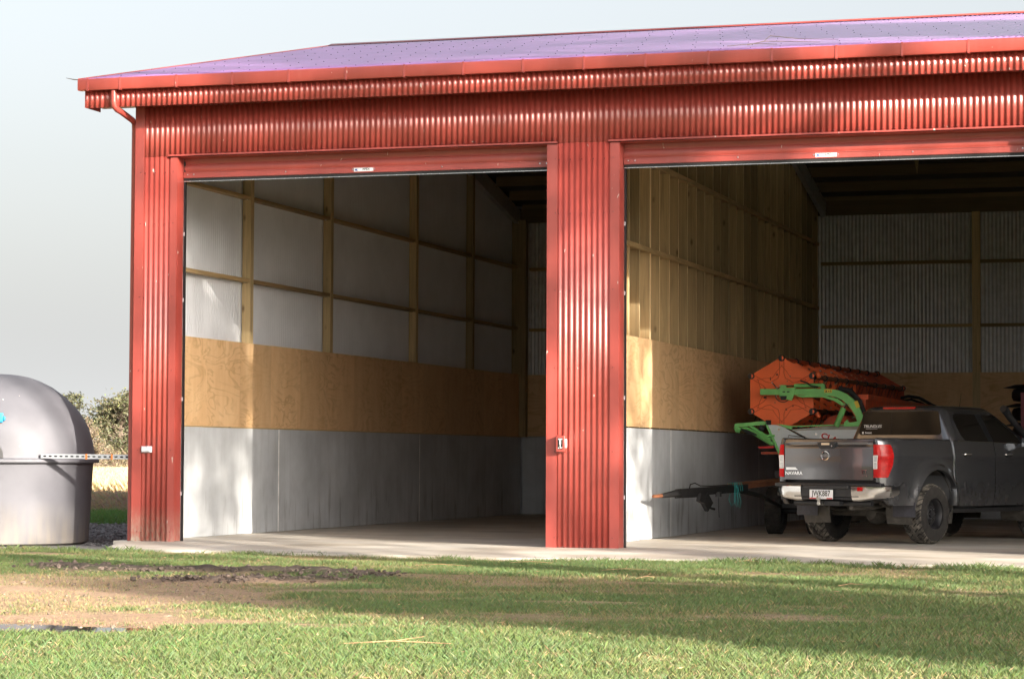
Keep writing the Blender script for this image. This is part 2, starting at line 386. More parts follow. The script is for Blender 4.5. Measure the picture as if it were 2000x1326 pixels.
Z = Z + near*mm*(.12*(fbm(X*6, Y*9, 11)-.38) + .03) - near*.10*np.exp(-((((X-5.95)/1.3)**2 + ((Y+14.25)/.55)**2)**2))
under = (X > -.2) & (X < 19.5) & (Y > slab_front(X)+.25) & (Y < 18.2); Z = np.where(under, -.30, Z)
turf = np.stack([.075+.03*fbm(X*2, Y*2, 8), .105+.03*fbm(X*2, Y*2, 8), .035+0*X], 1)
dirt = np.stack([.33+.14*fbm(X*3, Y*3, 12), .22+.10*fbm(X*3, Y*3, 12), .15+.07*fbm(X*3, Y*3, 12)], 1)*.95
mud = np.stack([.085+0*X, .066+0*X, .055+0*X], 1)
C = turf*(1-dm[:,None]) + dirt*dm[:,None]; C = C*(1-mm[:,None]) + mud*mm[:,None]
fld = sstep(19, 22, Y)*sstep(-4, -6, X); straw = np.stack([.45+0*X, .35+0*X, .20+0*X], 1); C = C*(1-fld[:,None]) + straw*fld[:,None]
grv = sstep(1.0, -.2, X)*sstep(-.75, -.4, Y)*(1-sstep(9.5, 10.6, Y + .5*np.sin(X)))*sstep(-16, -15, X); gcol = np.stack([.155+.05*fbm(X*9, Y*9, 14), .15+.05*fbm(X*9, Y*9, 14), .15+.05*fbm(X*9, Y*9, 14)], 1)
C = C*(1-grv[:,None]) + gcol*grv[:,None]
wet = near*np.exp(-((((X-5.95)/1.45)**2 + ((Y+14.3)/.6)**2)**2)); C = C*(1-.55*wet[:,None])
nx, ny = len(xs), len(ys); ii = np.arange(nx-1)[None,:] + nx*np.arange(ny-1)[:,None]; ii = ii.ravel()
g = raw('ground', np.stack([X,Y,Z],1), np.stack([ii, ii+1, ii+1+nx, ii+nx],1), GROUND, True, C); g['kind'] = 'structure'
# puddle: a shallow sheet lying in its hollow
mb = MB(); pts = []
for k in range(28):
    a = 2*math.pi*k/28; rr = 1 + .16*math.sin(3*a+1) + .1*math.sin(5*a)
    pts.append((5.95+1.12*rr*math.cos(a), -14.25+.36*rr*math.sin(a)+.04*math.cos(a), -.112))
mb.add(pts, [tuple(range(28))]); o = mb.build('puddle', WATER); o['kind'] = 'structure'
# concrete slab with apron
mb = MB(); sx = np.linspace(-.25, 19.8, 120); rows = []
fr = [(x, float(slab_front(x)) if x > .25 else -.05-.85*max(0, (x+.25)/.5)**.5) for x in sx]
V = []; Fq = []
for (x, yf) in fr: V += [(x, yf, -.19), (x, yf, -.062), (x, yf*.5-.02, -.028), (x, -.02 if yf < -.06 else yf+.02, 0.0), (x, 18.05, 0.0)]
for i in range(len(fr)-1):
    for k in range(4): a = i*5+k; Fq.append((a, a+5, a+6, a+1))
mb.add(V, Fq); o = mb.build('concrete_floor', SLAB, fixn=False); o['kind'] = 'structure'

# ------------------------------------------------------------------ the shed
shed = thing('shed', 'open red corrugated steel farm shed with two raised roller doors', 'shed')
PIT, AMP = .0762, .0098
def corr(mb, u0, u1, v0, v1, place, amp=AMP, seg=8, nv=1, phase=0, mi=0):
    n = max(2, int(round((u1-u0)/PIT*seg))); us = [u0+(u1-u0)*i/n for i in range(n+1)]
    vs = [v0+(v1-v0)*j/nv for j in range(nv+1)] if not callable(v1) else None
    if vs is None:
        V = []; 
        for u in us: h = amp*math.cos(2*math.pi*u/PIT+phase); V += [place(u, v0, h), place(u, v1(u), h)]
        mb.add(V, [(2*i, 2*i+2, 2*i+3, 2*i+1) for i in range(n)], True, mi)
    else: mb.grid(lambda u, v: place(u, v, amp*math.cos(2*math.pi*u/PIT+phase)), us, vs, True, mi)
    return mb
def facade(y): return lambda u, v, h: (u, y-h, v)
ZL = 5.216; ZT = 5.90; ZB = -.045
# columns
for (a, b) in ((.135, .535), (5.995, 6.705), (12.22, 12.90), (18.39, 19.05)):
    corr(MB(), a, b, ZB, ZL+.002, facade(0)).build('column_cladding', REDD if a < 1 else RED, shed, solid=.002)
corr(MB(), .135, 19.05, ZL+.004, ZT, facade(0)).build('lintel_cladding', RED, shed, solid=.002)
def angle(x0, x1, zb, zt, y=-.014, ret=None, mat=RED, name='jamb_flashing'):
    mb = MB(); mb.box(x0, x1, y, y+.012, zb, zt)
    if ret: mb.box(ret[0], ret[1], y+.012, ret[2], ZB+.045+.006, zt)
    return mb.build(name, mat, shed)
angle(0, .137, ZB, ZT, -.016, (0, .010, .14), REDD, 'corner_flashing')
angle(.530, .628, ZB, ZL-.002, -.016, (.618, .628, .20), REDD)
angle(5.857, 6.000, ZB, ZL-.002, -.016, (5.857, 5.867, .20))
angle(6.704, 6.826, ZB, ZL-.002, -.016, (6.816, 6.826, .23))
angle(12.06, 12.225, ZB, ZL-.002, -.016, (12.06, 12.07, .23))
angle(12.893, 13.03, ZB, ZL-.002, -.016, (13.02, 13.03, .23))
angle(18.26, 18.40, ZB, ZL-.002, -.016, (18.26, 18.27, .23))
angle(19.043, 19.18, ZB, ZT, -.016, (19.17, 19.18, .14), RED, 'corner_flashing')
for (a, b) in ((.50, 6.0), (6.68, 12.24), (12.88, 18.42)):
    m = MB(); m.box(a, b, -.034, .24, ZL-.010, ZL); m.box(a, b, -.034, -.030, ZL-.010, ZL+.022); m.build('lintel_flashing', RED, shed)
# soffit, fascia, gutter
m = MB(); m.box(-.50, 19.6, -.43, .02, 5.905, 5.92); m.build('soffit', RED, shed)
corr(MB(), -.53, 19.6, 5.855, 6.12, facade(-.45)).build('fascia_cladding', RED, shed, solid=.002)
m = MB(); m.box(-.545, -.535, -.46, .0, 5.86, 6.12); m.build('fascia_return', RED, shed)
m = MB()
prof = [(-.455, 6.235), (-.455, 6.085), (-.565, 6.080), (-.575, 6.10), (-.575, 6.222), (-.560, 6.236), (-.548, 6.232), (-.562, 6.215), (-.562, 6.10), (-.465, 6.095), (-.465, 6.235)]
m.grid(lambda i, x: (x, prof[int(i)][0], prof[int(i)][1]), list(range(len(prof))), [-.60+.4*k for k in range(52)], True)
for x in (-.60, 19.8): m.add([(x, a, b) for a, b in prof[:6]], [tuple(range(6))])
gut = m.build('gutter', RED, shed)
for x in [-.45, .029] + [.857+.806*k for k in range(23)]:
    m = MB(); m.box(x-.014, x+.014, -.582, -.576, 6.075, 6.238); m.box(x-.014, x+.014, -.582, -.44, 6.070, 6.078); m.build('gutter_bracket', RED, gut)
m = MB(); m.tube([(-.095,-.50,6.08), (-.095,-.50,5.93), (-.09,-.49,5.86), (-.07,-.44,5.82), (-.05,-.36,5.80), (-.045,-.02,5.73), (-.05,.06,5.70), (-.06,.09,5.62), (-.06,.09,0)], .042, 12); m.build('downpipe', RED, shed)
# roof
EY, EZ, RY, RZ = -.50, 6.235, 9.0, 8.235
sl = math.hypot(RY-EY, RZ-EZ); ca, sa = (RY-EY)/sl, (RZ-EZ)/sl
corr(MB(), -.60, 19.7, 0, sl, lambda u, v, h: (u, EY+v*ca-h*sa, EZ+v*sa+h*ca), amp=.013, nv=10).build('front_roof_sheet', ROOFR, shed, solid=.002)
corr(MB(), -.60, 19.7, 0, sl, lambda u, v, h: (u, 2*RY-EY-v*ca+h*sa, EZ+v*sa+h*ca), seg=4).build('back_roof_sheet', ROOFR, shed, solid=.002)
m = MB(); m.add([(.0,.0,EZ+.085), (19.17,.0,EZ+.085), (19.17,RY,RZ-.02), (.0,RY,RZ-.02)], [(0,1,2,3)]); m.add([(.0,18.0,EZ+.085), (19.17,18.0,EZ+.085), (19.17,RY+.001,RZ-.021), (.0,RY+.001,RZ-.021)], [(0,1,2,3)])
m.build('roof_underlay', simple('building_paper', (.10,.085,.075), .9), shed, fixn=False)
m = MB(); m.add([(-.62,RY-.2,RZ-.02), (-.62,RY-.03,RZ+.035), (-.62,RY+.03,RZ+.035), (-.62,RY+.2,RZ-.02), (19.72,RY-.2,RZ-.02), (19.72,RY-.03,RZ+.035), (19.72,RY+.03,RZ+.035), (19.72,RY+.2,RZ-.02)], [(0,4,5,1), (1,5,6,2), (2,6,7,3)])
m.build('ridge_cap', RED, shed, solid=.003)
for x in (-.615, 19.705):
    m = MB(); m.beam((x, EY, EZ-.05), (x, RY, RZ-.05), .02, .14); m.beam((x, 2*RY-EY, EZ-.05), (x, RY, RZ-.05), .02, .14); m.build('barge_board', RED, shed)
# roof screws: far too many to pick apart
m = MB(); V = []
for kv, v in enumerate(np.arange(.5, sl, .9)):
    for u in np.arange(-.6+PIT*2.5*(kv % 2), 19.6, PIT*5):
        uu = round(u/PIT)*PIT; y = EY+v*ca; z = EZ+v*sa+.012
        if RY-.2 > y: m.box(uu-.006, uu+.006, y-.007, y+.007, z-.006, z+.006)
o = m.build('roof_screw', DARKST, shed, fixn=False); o['kind'] = 'stuff'
m = MB()
def scr(x, z, y=-.012): m.box(x-.007, x+.007, y-.008, y+.002, z-.007, z+.007)
for z in (ZL+.05,):
    for u in np.arange(.9, 18.4, PIT*2): uu = round(u/PIT)*PIT; scr(uu, z)
for z in (.12, 1.22, 2.3, 3.3, 4.3, 5.0):
    for (a, b) in ((.17, .5), (6.02, 6.7), (12.25, 12.9), (18.42, 19.0)):
        for u in np.arange(a, b, PIT*2): scr(round(u/PIT)*PIT+PIT*(0 if a > 1 else 0), z)
    for x in (.09, .575, 5.975, 6.745): scr(x, z+.01, -.017)
for u in np.arange(-.4, 19.4, PIT*2): scr(round(u/PIT)*PIT, 5.985, -.462)
o = m.build('wall_screw', red_steel('screw_red', (.2,.025,.02)), shed, fixn=False); o['kind'] = 'stuff'

# roller doors
def curtain(x0, x1):
    t = MB(); n = 40; zs = [5.02+.36*i/n for i in range(n+1)]
    t.grid(lambda x, z: (x, .215-.012*abs(math.sin((z-5.02)/.115*math.pi))**.7, z), [x0, x1], zs, True); return t
for (x0, x1, cx) in ((.633, 5.852, 3.248), (6.832, 12.055, 9.462), (13.036, 18.255, 15.65)):
    d = curtain(x0, x1).build('roller_door', RED, shed)
    m = MB(); m.box(x0, x1, .190, .222, 4.935, 5.018); m.box(x0, x1, .178, .190, 4.940, 4.952); m.box(x0, x1, .182, .190, 5.010, 5.020); m.build('bottom_bar', RED, d)
    m = MB(); m.box(x0, x1, .192, .220, 4.893, 4.934); m.build('rubber_seal', BLACKR, d)
    m = MB(); m.box(x0, x1, .186, .192, 4.888, 4.897); m.build('aluminium_strip', BRIGHT, d)
    m = MB()
    for x in (x0+.06, x0+.15, x1-.06, x1-.15, cx-.155, cx+.155, x0+1.5, x1-1.5): m.tube([(x,.190,4.985), (x,.183,4.985)], .009, 8)
    m.build('rivet', BRIGHT, d)
    m = MB(); m.box(cx-.137, cx+.137, .184, .190, 4.955, 5.003); bp_ = m.build('badge_plate', PLATEW, d)
    text('APEX', .034, (cx+.035, .1835, 4.984), (R(90), 0, 0), BLKP, d, .0004, bold=.0008, sx=1.35)
    m = MB(); m.add([(cx-.095+.03*math.cos(k*math.pi/8), .1832, 4.978+.014*math.sin(k*math.pi/8)) for k in range(16)], [tuple(range(16))])
    m.add([(cx-.075+.018*math.cos(k*math.pi/8), .1829, 4.979+.008*math.sin(k*math.pi/8)) for k in range(16)], [tuple(range(16))], mi=1); m.build('badge_logo', [BLUEP, PLATEW], d)
    m = MB(); m.lathe([(.001, x0+.05), (.19, x0+.05), (.19, x1-.05), (.001, x1-.05)], 24, (0, .42, 5.42), 'x'); m.build('door_roll', RED, d)
for (x, w) in ((.628, 1), (5.857, -1), (6.826, 1), (12.06, -1), (13.03, 1), (18.26, -1)):
    m = MB(); y = .205 if x < 6 else .235; a, b = sorted((x, x+w*.022)); m.box(a, b, y, y+.05, .0, ZL-.012); tk = m.build('door_track', BLACKP, shed)
    for z in (.62, 1.9, 3.25, 4.15):
        m = MB(); m.box(a+.004, b-.004, y-.006, y-.0005, z, z+.05); m.build('track_clip', PALE, tk)

# side, end and back cladding: painted outside, pale backing inside
def gz(y): return EZ-.10 + (RZ-EZ)*(1-abs(y-RY)/(RY-EY))
def gzc(y): return gz(y)+.085
def side(x, s, name, mat, off):
    mb = corr(MB(), .0, 18.0, -.04, gzc, lambda u, v, h: (x+off-h*s, u, v), amp=.0105); return mb.build(name, mat, shed, fixn=False)
side(.004, 1, 'side_cladding', RED, 0); side(.004, 1, 'wall_lining', GREYB, .004)
side(19.176, -1, 'side_cladding', RED, 0); side(19.176, -1, 'wall_lining', GREYB, -.004)
corr(MB(), .0, 19.18, -.04, 6.325, lambda u, v, h: (u, 18.02+h, v)).build('back_cladding', RED, shed, fixn=False)
corr(MB(), .0, 19.18, -.04, 6.325, lambda u, v, h: (u, 18.016+h, v)).build('back_lining', ZINC, shed, fixn=False)
# partition between the bays
PX = 6.32
def stud(name, x0, x1, y0, y1, z0, z1, mat):
    m = MB(); m.box(x0, x1, y0, y1, z0, z1)
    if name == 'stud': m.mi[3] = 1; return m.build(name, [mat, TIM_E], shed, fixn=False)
    return m.build(name, mat, shed)
ystud = [.66+.6075*k for k in range(29)]
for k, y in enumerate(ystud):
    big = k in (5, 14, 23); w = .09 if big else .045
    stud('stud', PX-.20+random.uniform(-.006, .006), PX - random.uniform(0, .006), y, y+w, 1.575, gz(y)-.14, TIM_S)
for z in (4.09, 5.355):
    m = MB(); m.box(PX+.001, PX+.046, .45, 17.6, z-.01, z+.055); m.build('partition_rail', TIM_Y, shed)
    for k in range(len(ystud)-1):
        w = .09 if k in (5, 14, 23) else .045
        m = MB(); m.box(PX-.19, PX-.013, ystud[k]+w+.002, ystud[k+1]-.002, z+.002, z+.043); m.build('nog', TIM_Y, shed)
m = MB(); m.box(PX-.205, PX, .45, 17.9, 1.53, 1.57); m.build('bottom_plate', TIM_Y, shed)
# partition lining on the other bay's side
for k in range(9):
    for z0, z1 in ((2.85, 4.05), (4.054, 5.3), (5.304, 6.1)):
        y0 = .45+1.95*k; m = MB(); m.box(PX-.222, PX-.206, y0, min(y0+1.946, 17.95), z0, z1); m.build('lining_sheet', PLY, shed)
# plywood and concrete dado: left wall (x), partition (x), back wall (y)
ZP0, ZP1, ZC = 1.585, 2.841, 1.567
def dado_x(x, s, y0, y1, joints, ply0):
    xb = x - s*.15
    js = [y0]+joints+[y1]
    for a, b in zip(js[:-1], js[1:]):
        m = MB(); m.box(*sorted((xb, x)), a+.018, b-.018, 0.002, ZC); m.build('concrete_panel', CONC, shed, bevel=.006)
    for j in joints:
        m = MB(); m.box(*sorted((xb, x+s*.001)), j-.017, j+.017, .003, ZC-.002); m.build('joint_sealant', SEAL, shed)
    y = y0
    while y < y1-.05:
        yn = min(ply0 if y < ply0-.01 else y+1.2, y1); m = MB(); m.box(*sorted((x-s*.018, x+random.uniform(-.0012, .0012))), y+.001, yn-.001, ZP0, ZP1+random.uniform(-.003, .003)); m.build('plywood_sheet', PLY, shed); y = yn
dado_x(.187, 1, .24, 17.78, [4.771, 11.424], .837)
dado_x(6.344, 1, .26, 17.78, [2.9+2.043, 11.6], .66)
dado_x(6.09, -1, .26, 17.78, [4.8, 11.4], .66)
m = MB(); m.box(.03, .183, .24, 17.78, ZC+.001, ZP0-.001); m.build('packer_strip', TIM_Y, shed)
m = MB(); m.box(6.11, 6.33, .26, 17.78, ZC+.001, 1.53); m.build('packer_strip', TIM_Y, shed)
for (a, b) in ((.2, 3.1), (3.1, 6.07), (6.36, 9.4), (9.4, 12.5), (12.5, 15.8), (15.8, 19.1)):
    m = MB(); m.box(a+.005, b-.005, 17.80, 17.97, .002, ZC); m.build('concrete_panel', CONC, shed, bevel=.006)
    n = 3
    for k in range(n):
        m = MB(); u0 = a+(b-a)*k/n; m.box(u0+.001, u0+(b-a)/n-.001, 17.845+random.uniform(-.001, .001), 17.865, ZP0, ZP1); m.build('plywood_sheet', PLY, shed)
# left wall posts and girts
posts = [3.645, 6.983, 11.235, 14.556]
for y in posts: stud('post', .03, .165, y, y+.118, ZC+.02 if False else 1.57, gz(y)-.16, TIM_Z)
stud('post', .03, .32, 17.60, 17.78, 1.57, 6.0, TIM_Z); stud('post', .03, .165, .30, .42, 0, gz(.3)-.1, TIM_Z)
ends = [.42]+[v for y in posts for v in (y, y+.118)]+[17.60]
for z in (3.76, 5.01):
    for a, b in zip(ends[0::2], ends[1::2]):
        m = MB(); m.box(.03, .155, a+.002, b-.002, z, z+.05+random.uniform(-.004, .004)); m.build('girt', TIM_Y, shed)
        for q in (a, b):
            if .5 < q < 17:
                m = MB(); m.box(.06, .13, q-.06 if q == b else q+.003, q-.003 if q == b else q+.06, z-.006, z-.001); m.build('nail_plate', BRIGHT, shed)
# back wall posts and girts
for x in (3.1, 9.32, 12.47, 15.65): stud('post', x, x+.15, 17.84, 17.985, 1.57, 6.0, TIM_Z)
for z in (3.735, 4.98):
    for a, b in ((.33, 3.1), (3.25, 6.1), (6.36, 9.32), (9.47, 12.47), (12.62, 15.65), (15.8, 19.1)):
        m = MB(); m.box(a+.002, b-.002, 17.83, 17.98, z, z+.055); m.build('girt', TIM_X, shed)
m = MB(); m.box(.03, 19.1, 17.80, 17.985, 5.975, 6.25); m.build('eave_beam', TIM_DK, shed)
m = MB(); m.box(.03, 19.1, .26, .40, 5.62, 5.90); m.build('eave_beam', TIM_DK, shed)
# rafters and purlins
for x in (.12, 6.44, 12.6, 19.05):
    for sgn in (0, 1):
        fy = (lambda y: y) if not sgn else (lambda y: 2*RY-y)
        m = MB(); m.beam((x, fy(.3), gz(.3)-.24), (x, fy(RY-.02), gz(RY)-.24), .09, .30); m.build('rafter', ZINC if x < 7 else TIM_DK, shed)
for x0, x1 in ((.17, 6.39), (6.49, 12.55), (12.65, 19.0)):
    for y in [.75+.9*k for k in range(20)]:
        m = MB(); m.beam((x0-.15 if x0 > 1 else x0, y, gz(y)-.03), (x1, y, gz(y)-.03), .05, .19); m.build('purlin', TIM_DK, shed)
for (x, y) in ((8.45, 12.45), (8.6, 15.15), (8.5, 9.8), (10.9, 13.3)):
    m = MB(); m.add([(x-.02,y-.1,gz(y)-.14), (x+.06,y-.1,gz(y)-.14), (x+.03,y-.1,gz(y)-.42), (x-.02,y-.06,gz(y)-.14), (x+.06,y-.06,gz(y)-.14), (x+.03,y-.06,gz(y)-.42)], [(0,1,2), (5,4,3), (0,3,4,1), (1,4,5,2), (2,5,3,0)]); m.build('purlin_block', TIM_X, shed)
stud('post', 12.52, 12.68, .32, .44, 0, 5.6, TIM_Z); stud('post', 12.52, 12.68, 8.9, 9.1, 0, gz(9)-.4, TIM_Z)
m = MB(); m.box(19.0, 19.14, .24, 17.78, .002, ZC); m.build('concrete_panel', CONC, shed)

# fittings on the facade
t = thing('outdoor_socket', 'small pale grey weatherproof box on the red corner column', 'socket box', (.225, 0, 1.24))
m = MB(); m.box(.150, .300, -.045, -.008, 1.195, 1.283); m.build('housing', PALE, t, bevel=.008)
m = MB(); m.add([(.156,-.046,1.201), (.294,-.046,1.201), (.294,-.046,1.277), (.156,-.046,1.277), (.166,-.062,1.215), (.274,-.062,1.215), (.274,-.062,1.268), (.166,-.062,1.268)], [(4,5,6,7), (0,1,5,4), (1,2,6,5), (2,3,7,6), (3,0,4,7)]); m.build('lid', PALE, t)
t = thing('door_control_box', 'red control box with black face and white symbol on middle column', 'control box', (6.07, 0, 1.34))
m = MB(); m.box(6.020, 6.135, -.125, -.010, 1.225, 1.435); m.build('housing', RED, t, bevel=.006)
m = MB(); m.box(6.046, 6.110, -.129, -.1255, 1.262, 1.405); m.build('face_plate', BLKP, t)
m = MB(); m.box(6.052, 6.106, -.1315, -.1295, 1.383, 1.396); m.box(6.069, 6.089, -.1315, -.1295, 1.325, 1.383); m.box(6.0745, 6.0835, -.1315, -.1295, 1.268, 1.325)
m.prism([(6.048,1.268), (6.066,1.268), (6.054,1.290)], -.1315, -.1295); m.prism([(6.092,1.272), (6.108,1.278), (6.104,1.288), (6.092,1.280)], -.1315, -.1295); m.build('symbol', WHITEP, t)
m = MB(); m.box(6.137, 6.141, -.10, -.03, 1.28, 1.39); m.build('side_label', WHITEP, t)

# ------------------------------------------------------------------ water tank and rail
TC = Vector((-2.55, 1.0, -.10))
t = thing('water_tank', 'large grey domed plastic water tank standing left of red shed', 'water tank', TC)
low = MB(); low.lathe([(0,-0), (1.20,0), (1.255,0.02835), (1.262,0.0567), (1.315,1.134), (1.33,1.167)], 96, TC); low.build('lower_wall', TANK, t)
m = MB(); m.lathe([(1.32,1.148), (1.385,1.148), (1.40,1.162), (1.40,1.193), (1.385,1.205), (1.33,1.214)], 96, TC); m.build('rim', TANK, t)
m = MB(); m.lathe([(1.335,1.21), (1.33,1.285), (1.31,1.427), (1.24,1.663), (1.11,1.881), (.91,2.088), (.72,2.225), (.54,2.315), (.40,2.362), (.26,2.391), (.12,2.405), (0,2.41)], 96, TC)
m.build('dome', TANK, t)
m = MB()
for a in (-1.62, -1.2): pass
d = Vector((math.cos(-1.10), math.sin(-1.10), 0)); c = TC + d*1.22 + Vector((0,0,1.77)); q = Vector((-d.y, d.x, 0))
m.beam(c-q*.12, c+q*.07, .10, .13); m.beam(c+q*.07+Vector((0,0,-.01)), c+q*.10+Vector((0,0,-.01)), .06, .06); m.build('inlet_fitting', BLUE, t, bevel=.012)
d = Vector((math.cos(-1.21), math.sin(-1.21), 0)); q = Vector((-d.y, d.x, 0)); c = TC + d*1.30 + Vector((0,0,1.215)); m = MB()
m.add([c+q*(.23*math.cos(k*math.pi/10)) + Vector((0,0,.27*math.sin(k*math.pi/10))) - d*(.06*math.sin(k*math.pi/10)) for k in range(11)] + [c+q*(.23*math.cos(k*math.pi/10))*1 + Vector((0,0,.27*math.sin(k*math.pi/10))) + d*.05 for k in range(11)], [(k, k+1, k+12, k+11) for k in range(10)] + [tuple(range(11, 22))]); m.build('outlet_cover', simple('dark_tank_plastic', (.07,.07,.075), .5), t)
t = thing('slotted_rail', 'galvanised slotted steel rail running from grey tank to red column', 'rail', (-.7, .08, 1.13))
m = MB(); A = Vector((-1.45,.135,1.143)); B = Vector((.0,.075,1.135)); L = (B-A).length; dr = (B-A)/L
n = int(L/.085)
m.beam(A+Vector((0,0,.020)), B+Vector((0,0,.020)), .004, .020); m.beam(A-Vector((0,0,.020)), B-Vector((0,0,.020)), .004, .020)
m.beam(A+Vector((0,.02,.030)), B+Vector((0,.02,.030)), .042, .004)
for k in range(n+1):
    p = A+dr*(k*.085); m.beam(p, p+dr*.038, .004, .021)
m.build('slotted_angle', simple('galvanised_strip', (.40,.42,.46), .45, .25, .06, 20), t)
m = MB(); m.beam(A+Vector((0,.030,0)), B+Vector((0,.030,0)), .003, .046); m.build('slot_shade_strip', DARKST, t)  # dark strip added behind the slots to give them their shade
for f in (.49, .76): 
    p = A+dr*(L*f); m = MB(); m.beam(p-dr*.014+Vector((0,-.004,0)), p+dr*.014+Vector((0,-.004,0)), .006, .075); m.build('clip', simple('orange_clip', (.5,.16,.04), .5), t)

# ------------------------------------------------------------------ pickup truck (local axes: x right, y forward)
TR = thing('pickup_truck', 'dark grey double cab pickup parked in shed with tailgate outward', 'pickup', (9.58, 3.62, 0), -math.atan2(.66, 1.537), local=True)
WR, WCY, WB = .41, .0, 3.15; AR, AZ = .555, .455
def flare(y, z):
    f = 0
    for yc in (.03, WB+.02):
        d = math.hypot(y-yc, z-AZ)-AR
        if z > .40: f = max(f, .062*math.exp(-(max(d, 0)/.10)**2)*(1 if d < .30 else 0))
    return f
def xs_(y, z):
    w = .895 + .012*math.sin(math.pi*min(max((z-.5)/.95, 0), 1)) - .030*max(0, (z-1.22)/.2)**2 - .045*max(0, (.75-z)/.3)**2
    if y < -.85: w -= .115*((-.85-y)/.37)**2
    if y > 3.3: w -= .16*((y-3.3)/.75)**2
    crease = .012*math.exp(-((z-1.19)/.045)**2)
    return w + crease + flare(y, z)
def zarch(y, zl):
    z = zl
    for yc in (.03, WB+.02):
        d = AR*AR-(y-yc)**2
        if d > 0: z = max(z, AZ+math.sqrt(d))
    return z
def skin(mb, ys, zlo, zhi, nz=16, sides=(1,-1), mi=0):
    for s in sides:
        V = []
        for y in ys:
            a = zarch(y, zlo(y)); b = zhi(y)
            for j in range(nz+1): z = a+(b-a)*j/nz; V.append((s*xs_(y, z), y, z))
        n = nz+1; F = [(i*n+j, (i+1)*n+j, (i+1)*n+j+1, i*n+j+1) for i in range(len(ys)-1) for j in range(nz)]
        mb.add(V, F, True, mi)
        # inward lip round the lower edge
        V = []
        for y in ys: a = zarch(y, zlo(y)); x = xs_(y, a); V += [(s*x, y, a), (s*(x-.07), y, a+.004)]
        mb.add(V, [(2*i, 2*i+2, 2*i+3, 2*i+1) for i in range(len(ys)-1)], False, mi)
def lin(a, b, n): return [a+(b-a)*i/n for i in range(n+1)]
bedtop = lambda y: 1.418 - .004*y
m = MB(); ys1 = lin(-1.215, -.56, 14)+lin(-.525, .585, 48)[0:46]
ys1 = [y for y in ys1 if y < .50]+[.50]
def bedlow(y): return .53+.33*max(0, (-.98-y)/.235)**2
skin(m, ys1, bedlow, bedtop, 18)
# rear pillars beside the tailgate
for s in (1,-1):
    V = []
    for z in lin(.845, 1.42, 10): xo = xs_(-1.215, z); V += [(s*.708, -1.205, z), (s*(xo-.03), -1.222, z), (s*xo, -1.212, z)]
    m.add(V, [(3*i+k, 3*i+k+1, 3*i+k+4, 3*i+k+3) for i in range(10) for k in range(2)], True)
    m.add([(s*.708, -1.205, .845), (s*.708, -1.205, 1.42), (s*.708, -1.15, 1.42), (s*.708, -1.15, .845)], [(0,1,2,3)])
    # top rails
    V = []
    for y in ys1: x = xs_(y, bedtop(y)); V += [(s*x, y, bedtop(y)), (s*(x-.012), y, bedtop(y)+.012), (s*.74, y, bedtop(y)+.012), (s*.70, y, bedtop(y)-.02), (s*.70, y, .95)]
    m.add(V, [(5*i+k, 5*i+5+k, 5*i+6+k, 5*i+k+1) for i in range(len(ys1)-1) for k in range(4)], True)
m.add([(-.7,-1.15,.95), (.7,-1.15,.95), (.7,.50,.95), (-.7,.50,.95)], [(0,1,2,3)]); m.add([(-.9,.495,.55), (.9,.495,.55), (.72,.495,1.42), (-.72,.495,1.42)], [(0,1,2,3)])
bed = m.build('bed', PAINT, TR)
for s in (1,-1):
    for yc in (.03, WB+.02): m = MB(); m.lathe([(AR-.005, s*.86), (AR-.03, s*.55), (AR-.03, s*.45)], 28, (0, yc, AZ), 'x', a0=-.35, a1=math.pi+.35); m.build('wheel_arch_liner', UNDER, TR)
# tailgate
m = MB(); n = 18
def tgy(x, z):
    y = -1.225 - .020*sstep(1.405, 1.36, z) + .026*sstep(1.385, 1.35, z)*(1-sstep(1.345, 1.30, z))*sstep(.69, .60, abs(x)) - .012*math.exp(-((z-1.05)/.12)**2)
    return float(y + .02*(x/.7)**2)
m.grid(lambda x, z: (x, tgy(x, z), z), lin(-.702, .702, 28), lin(.872, 1.412, 40))
tp = [(x, tgy(x, 1.412)) for x in lin(-.702, .702, 28)]
m.add([(x, y, 1.412) for x, y in tp]+[(x, -1.16, 1.424) for x, y in tp], [(i, i+1, i+30, i+29) for i in range(28)], True)
m.add([(x, tgy(x, .872), .872) for x, y in tp]+[(x, -1.16, .872) for x, y in tp], [(i, i+1, i+30, i+29) for i in range(28)])
for s in (1,-1): m.add([(s*.702, tgy(.702, z), z) for z in lin(.872, 1.412, 40)]+[(s*.702, -1.16, z) for z in lin(.872, 1.412, 40)], [(i, i+1, i+42, i+41) for i in range(40)])
tg = m.build('tailgate', PAINT, TR)
m = MB(); m.prism([(-.155,1.375), (.125,1.375), (.118,1.325), (.085,1.288), (-.115,1.288), (-.148,1.325)], -1.268, -1.21); m.build('handle', BLACKP, tg, bevel=.008)
m = MB(); m.box(-.085, .042, -1.272, -1.266, 1.338, 1.366); m.build('handle_label', simple('cream_label', (.62,.50,.36), .5), tg)
m = MB(); m.tube([(.082,-1.268,1.325), (.082,-1.274,1.325)], .012, 12); m.build('lock', CHROME, tg)
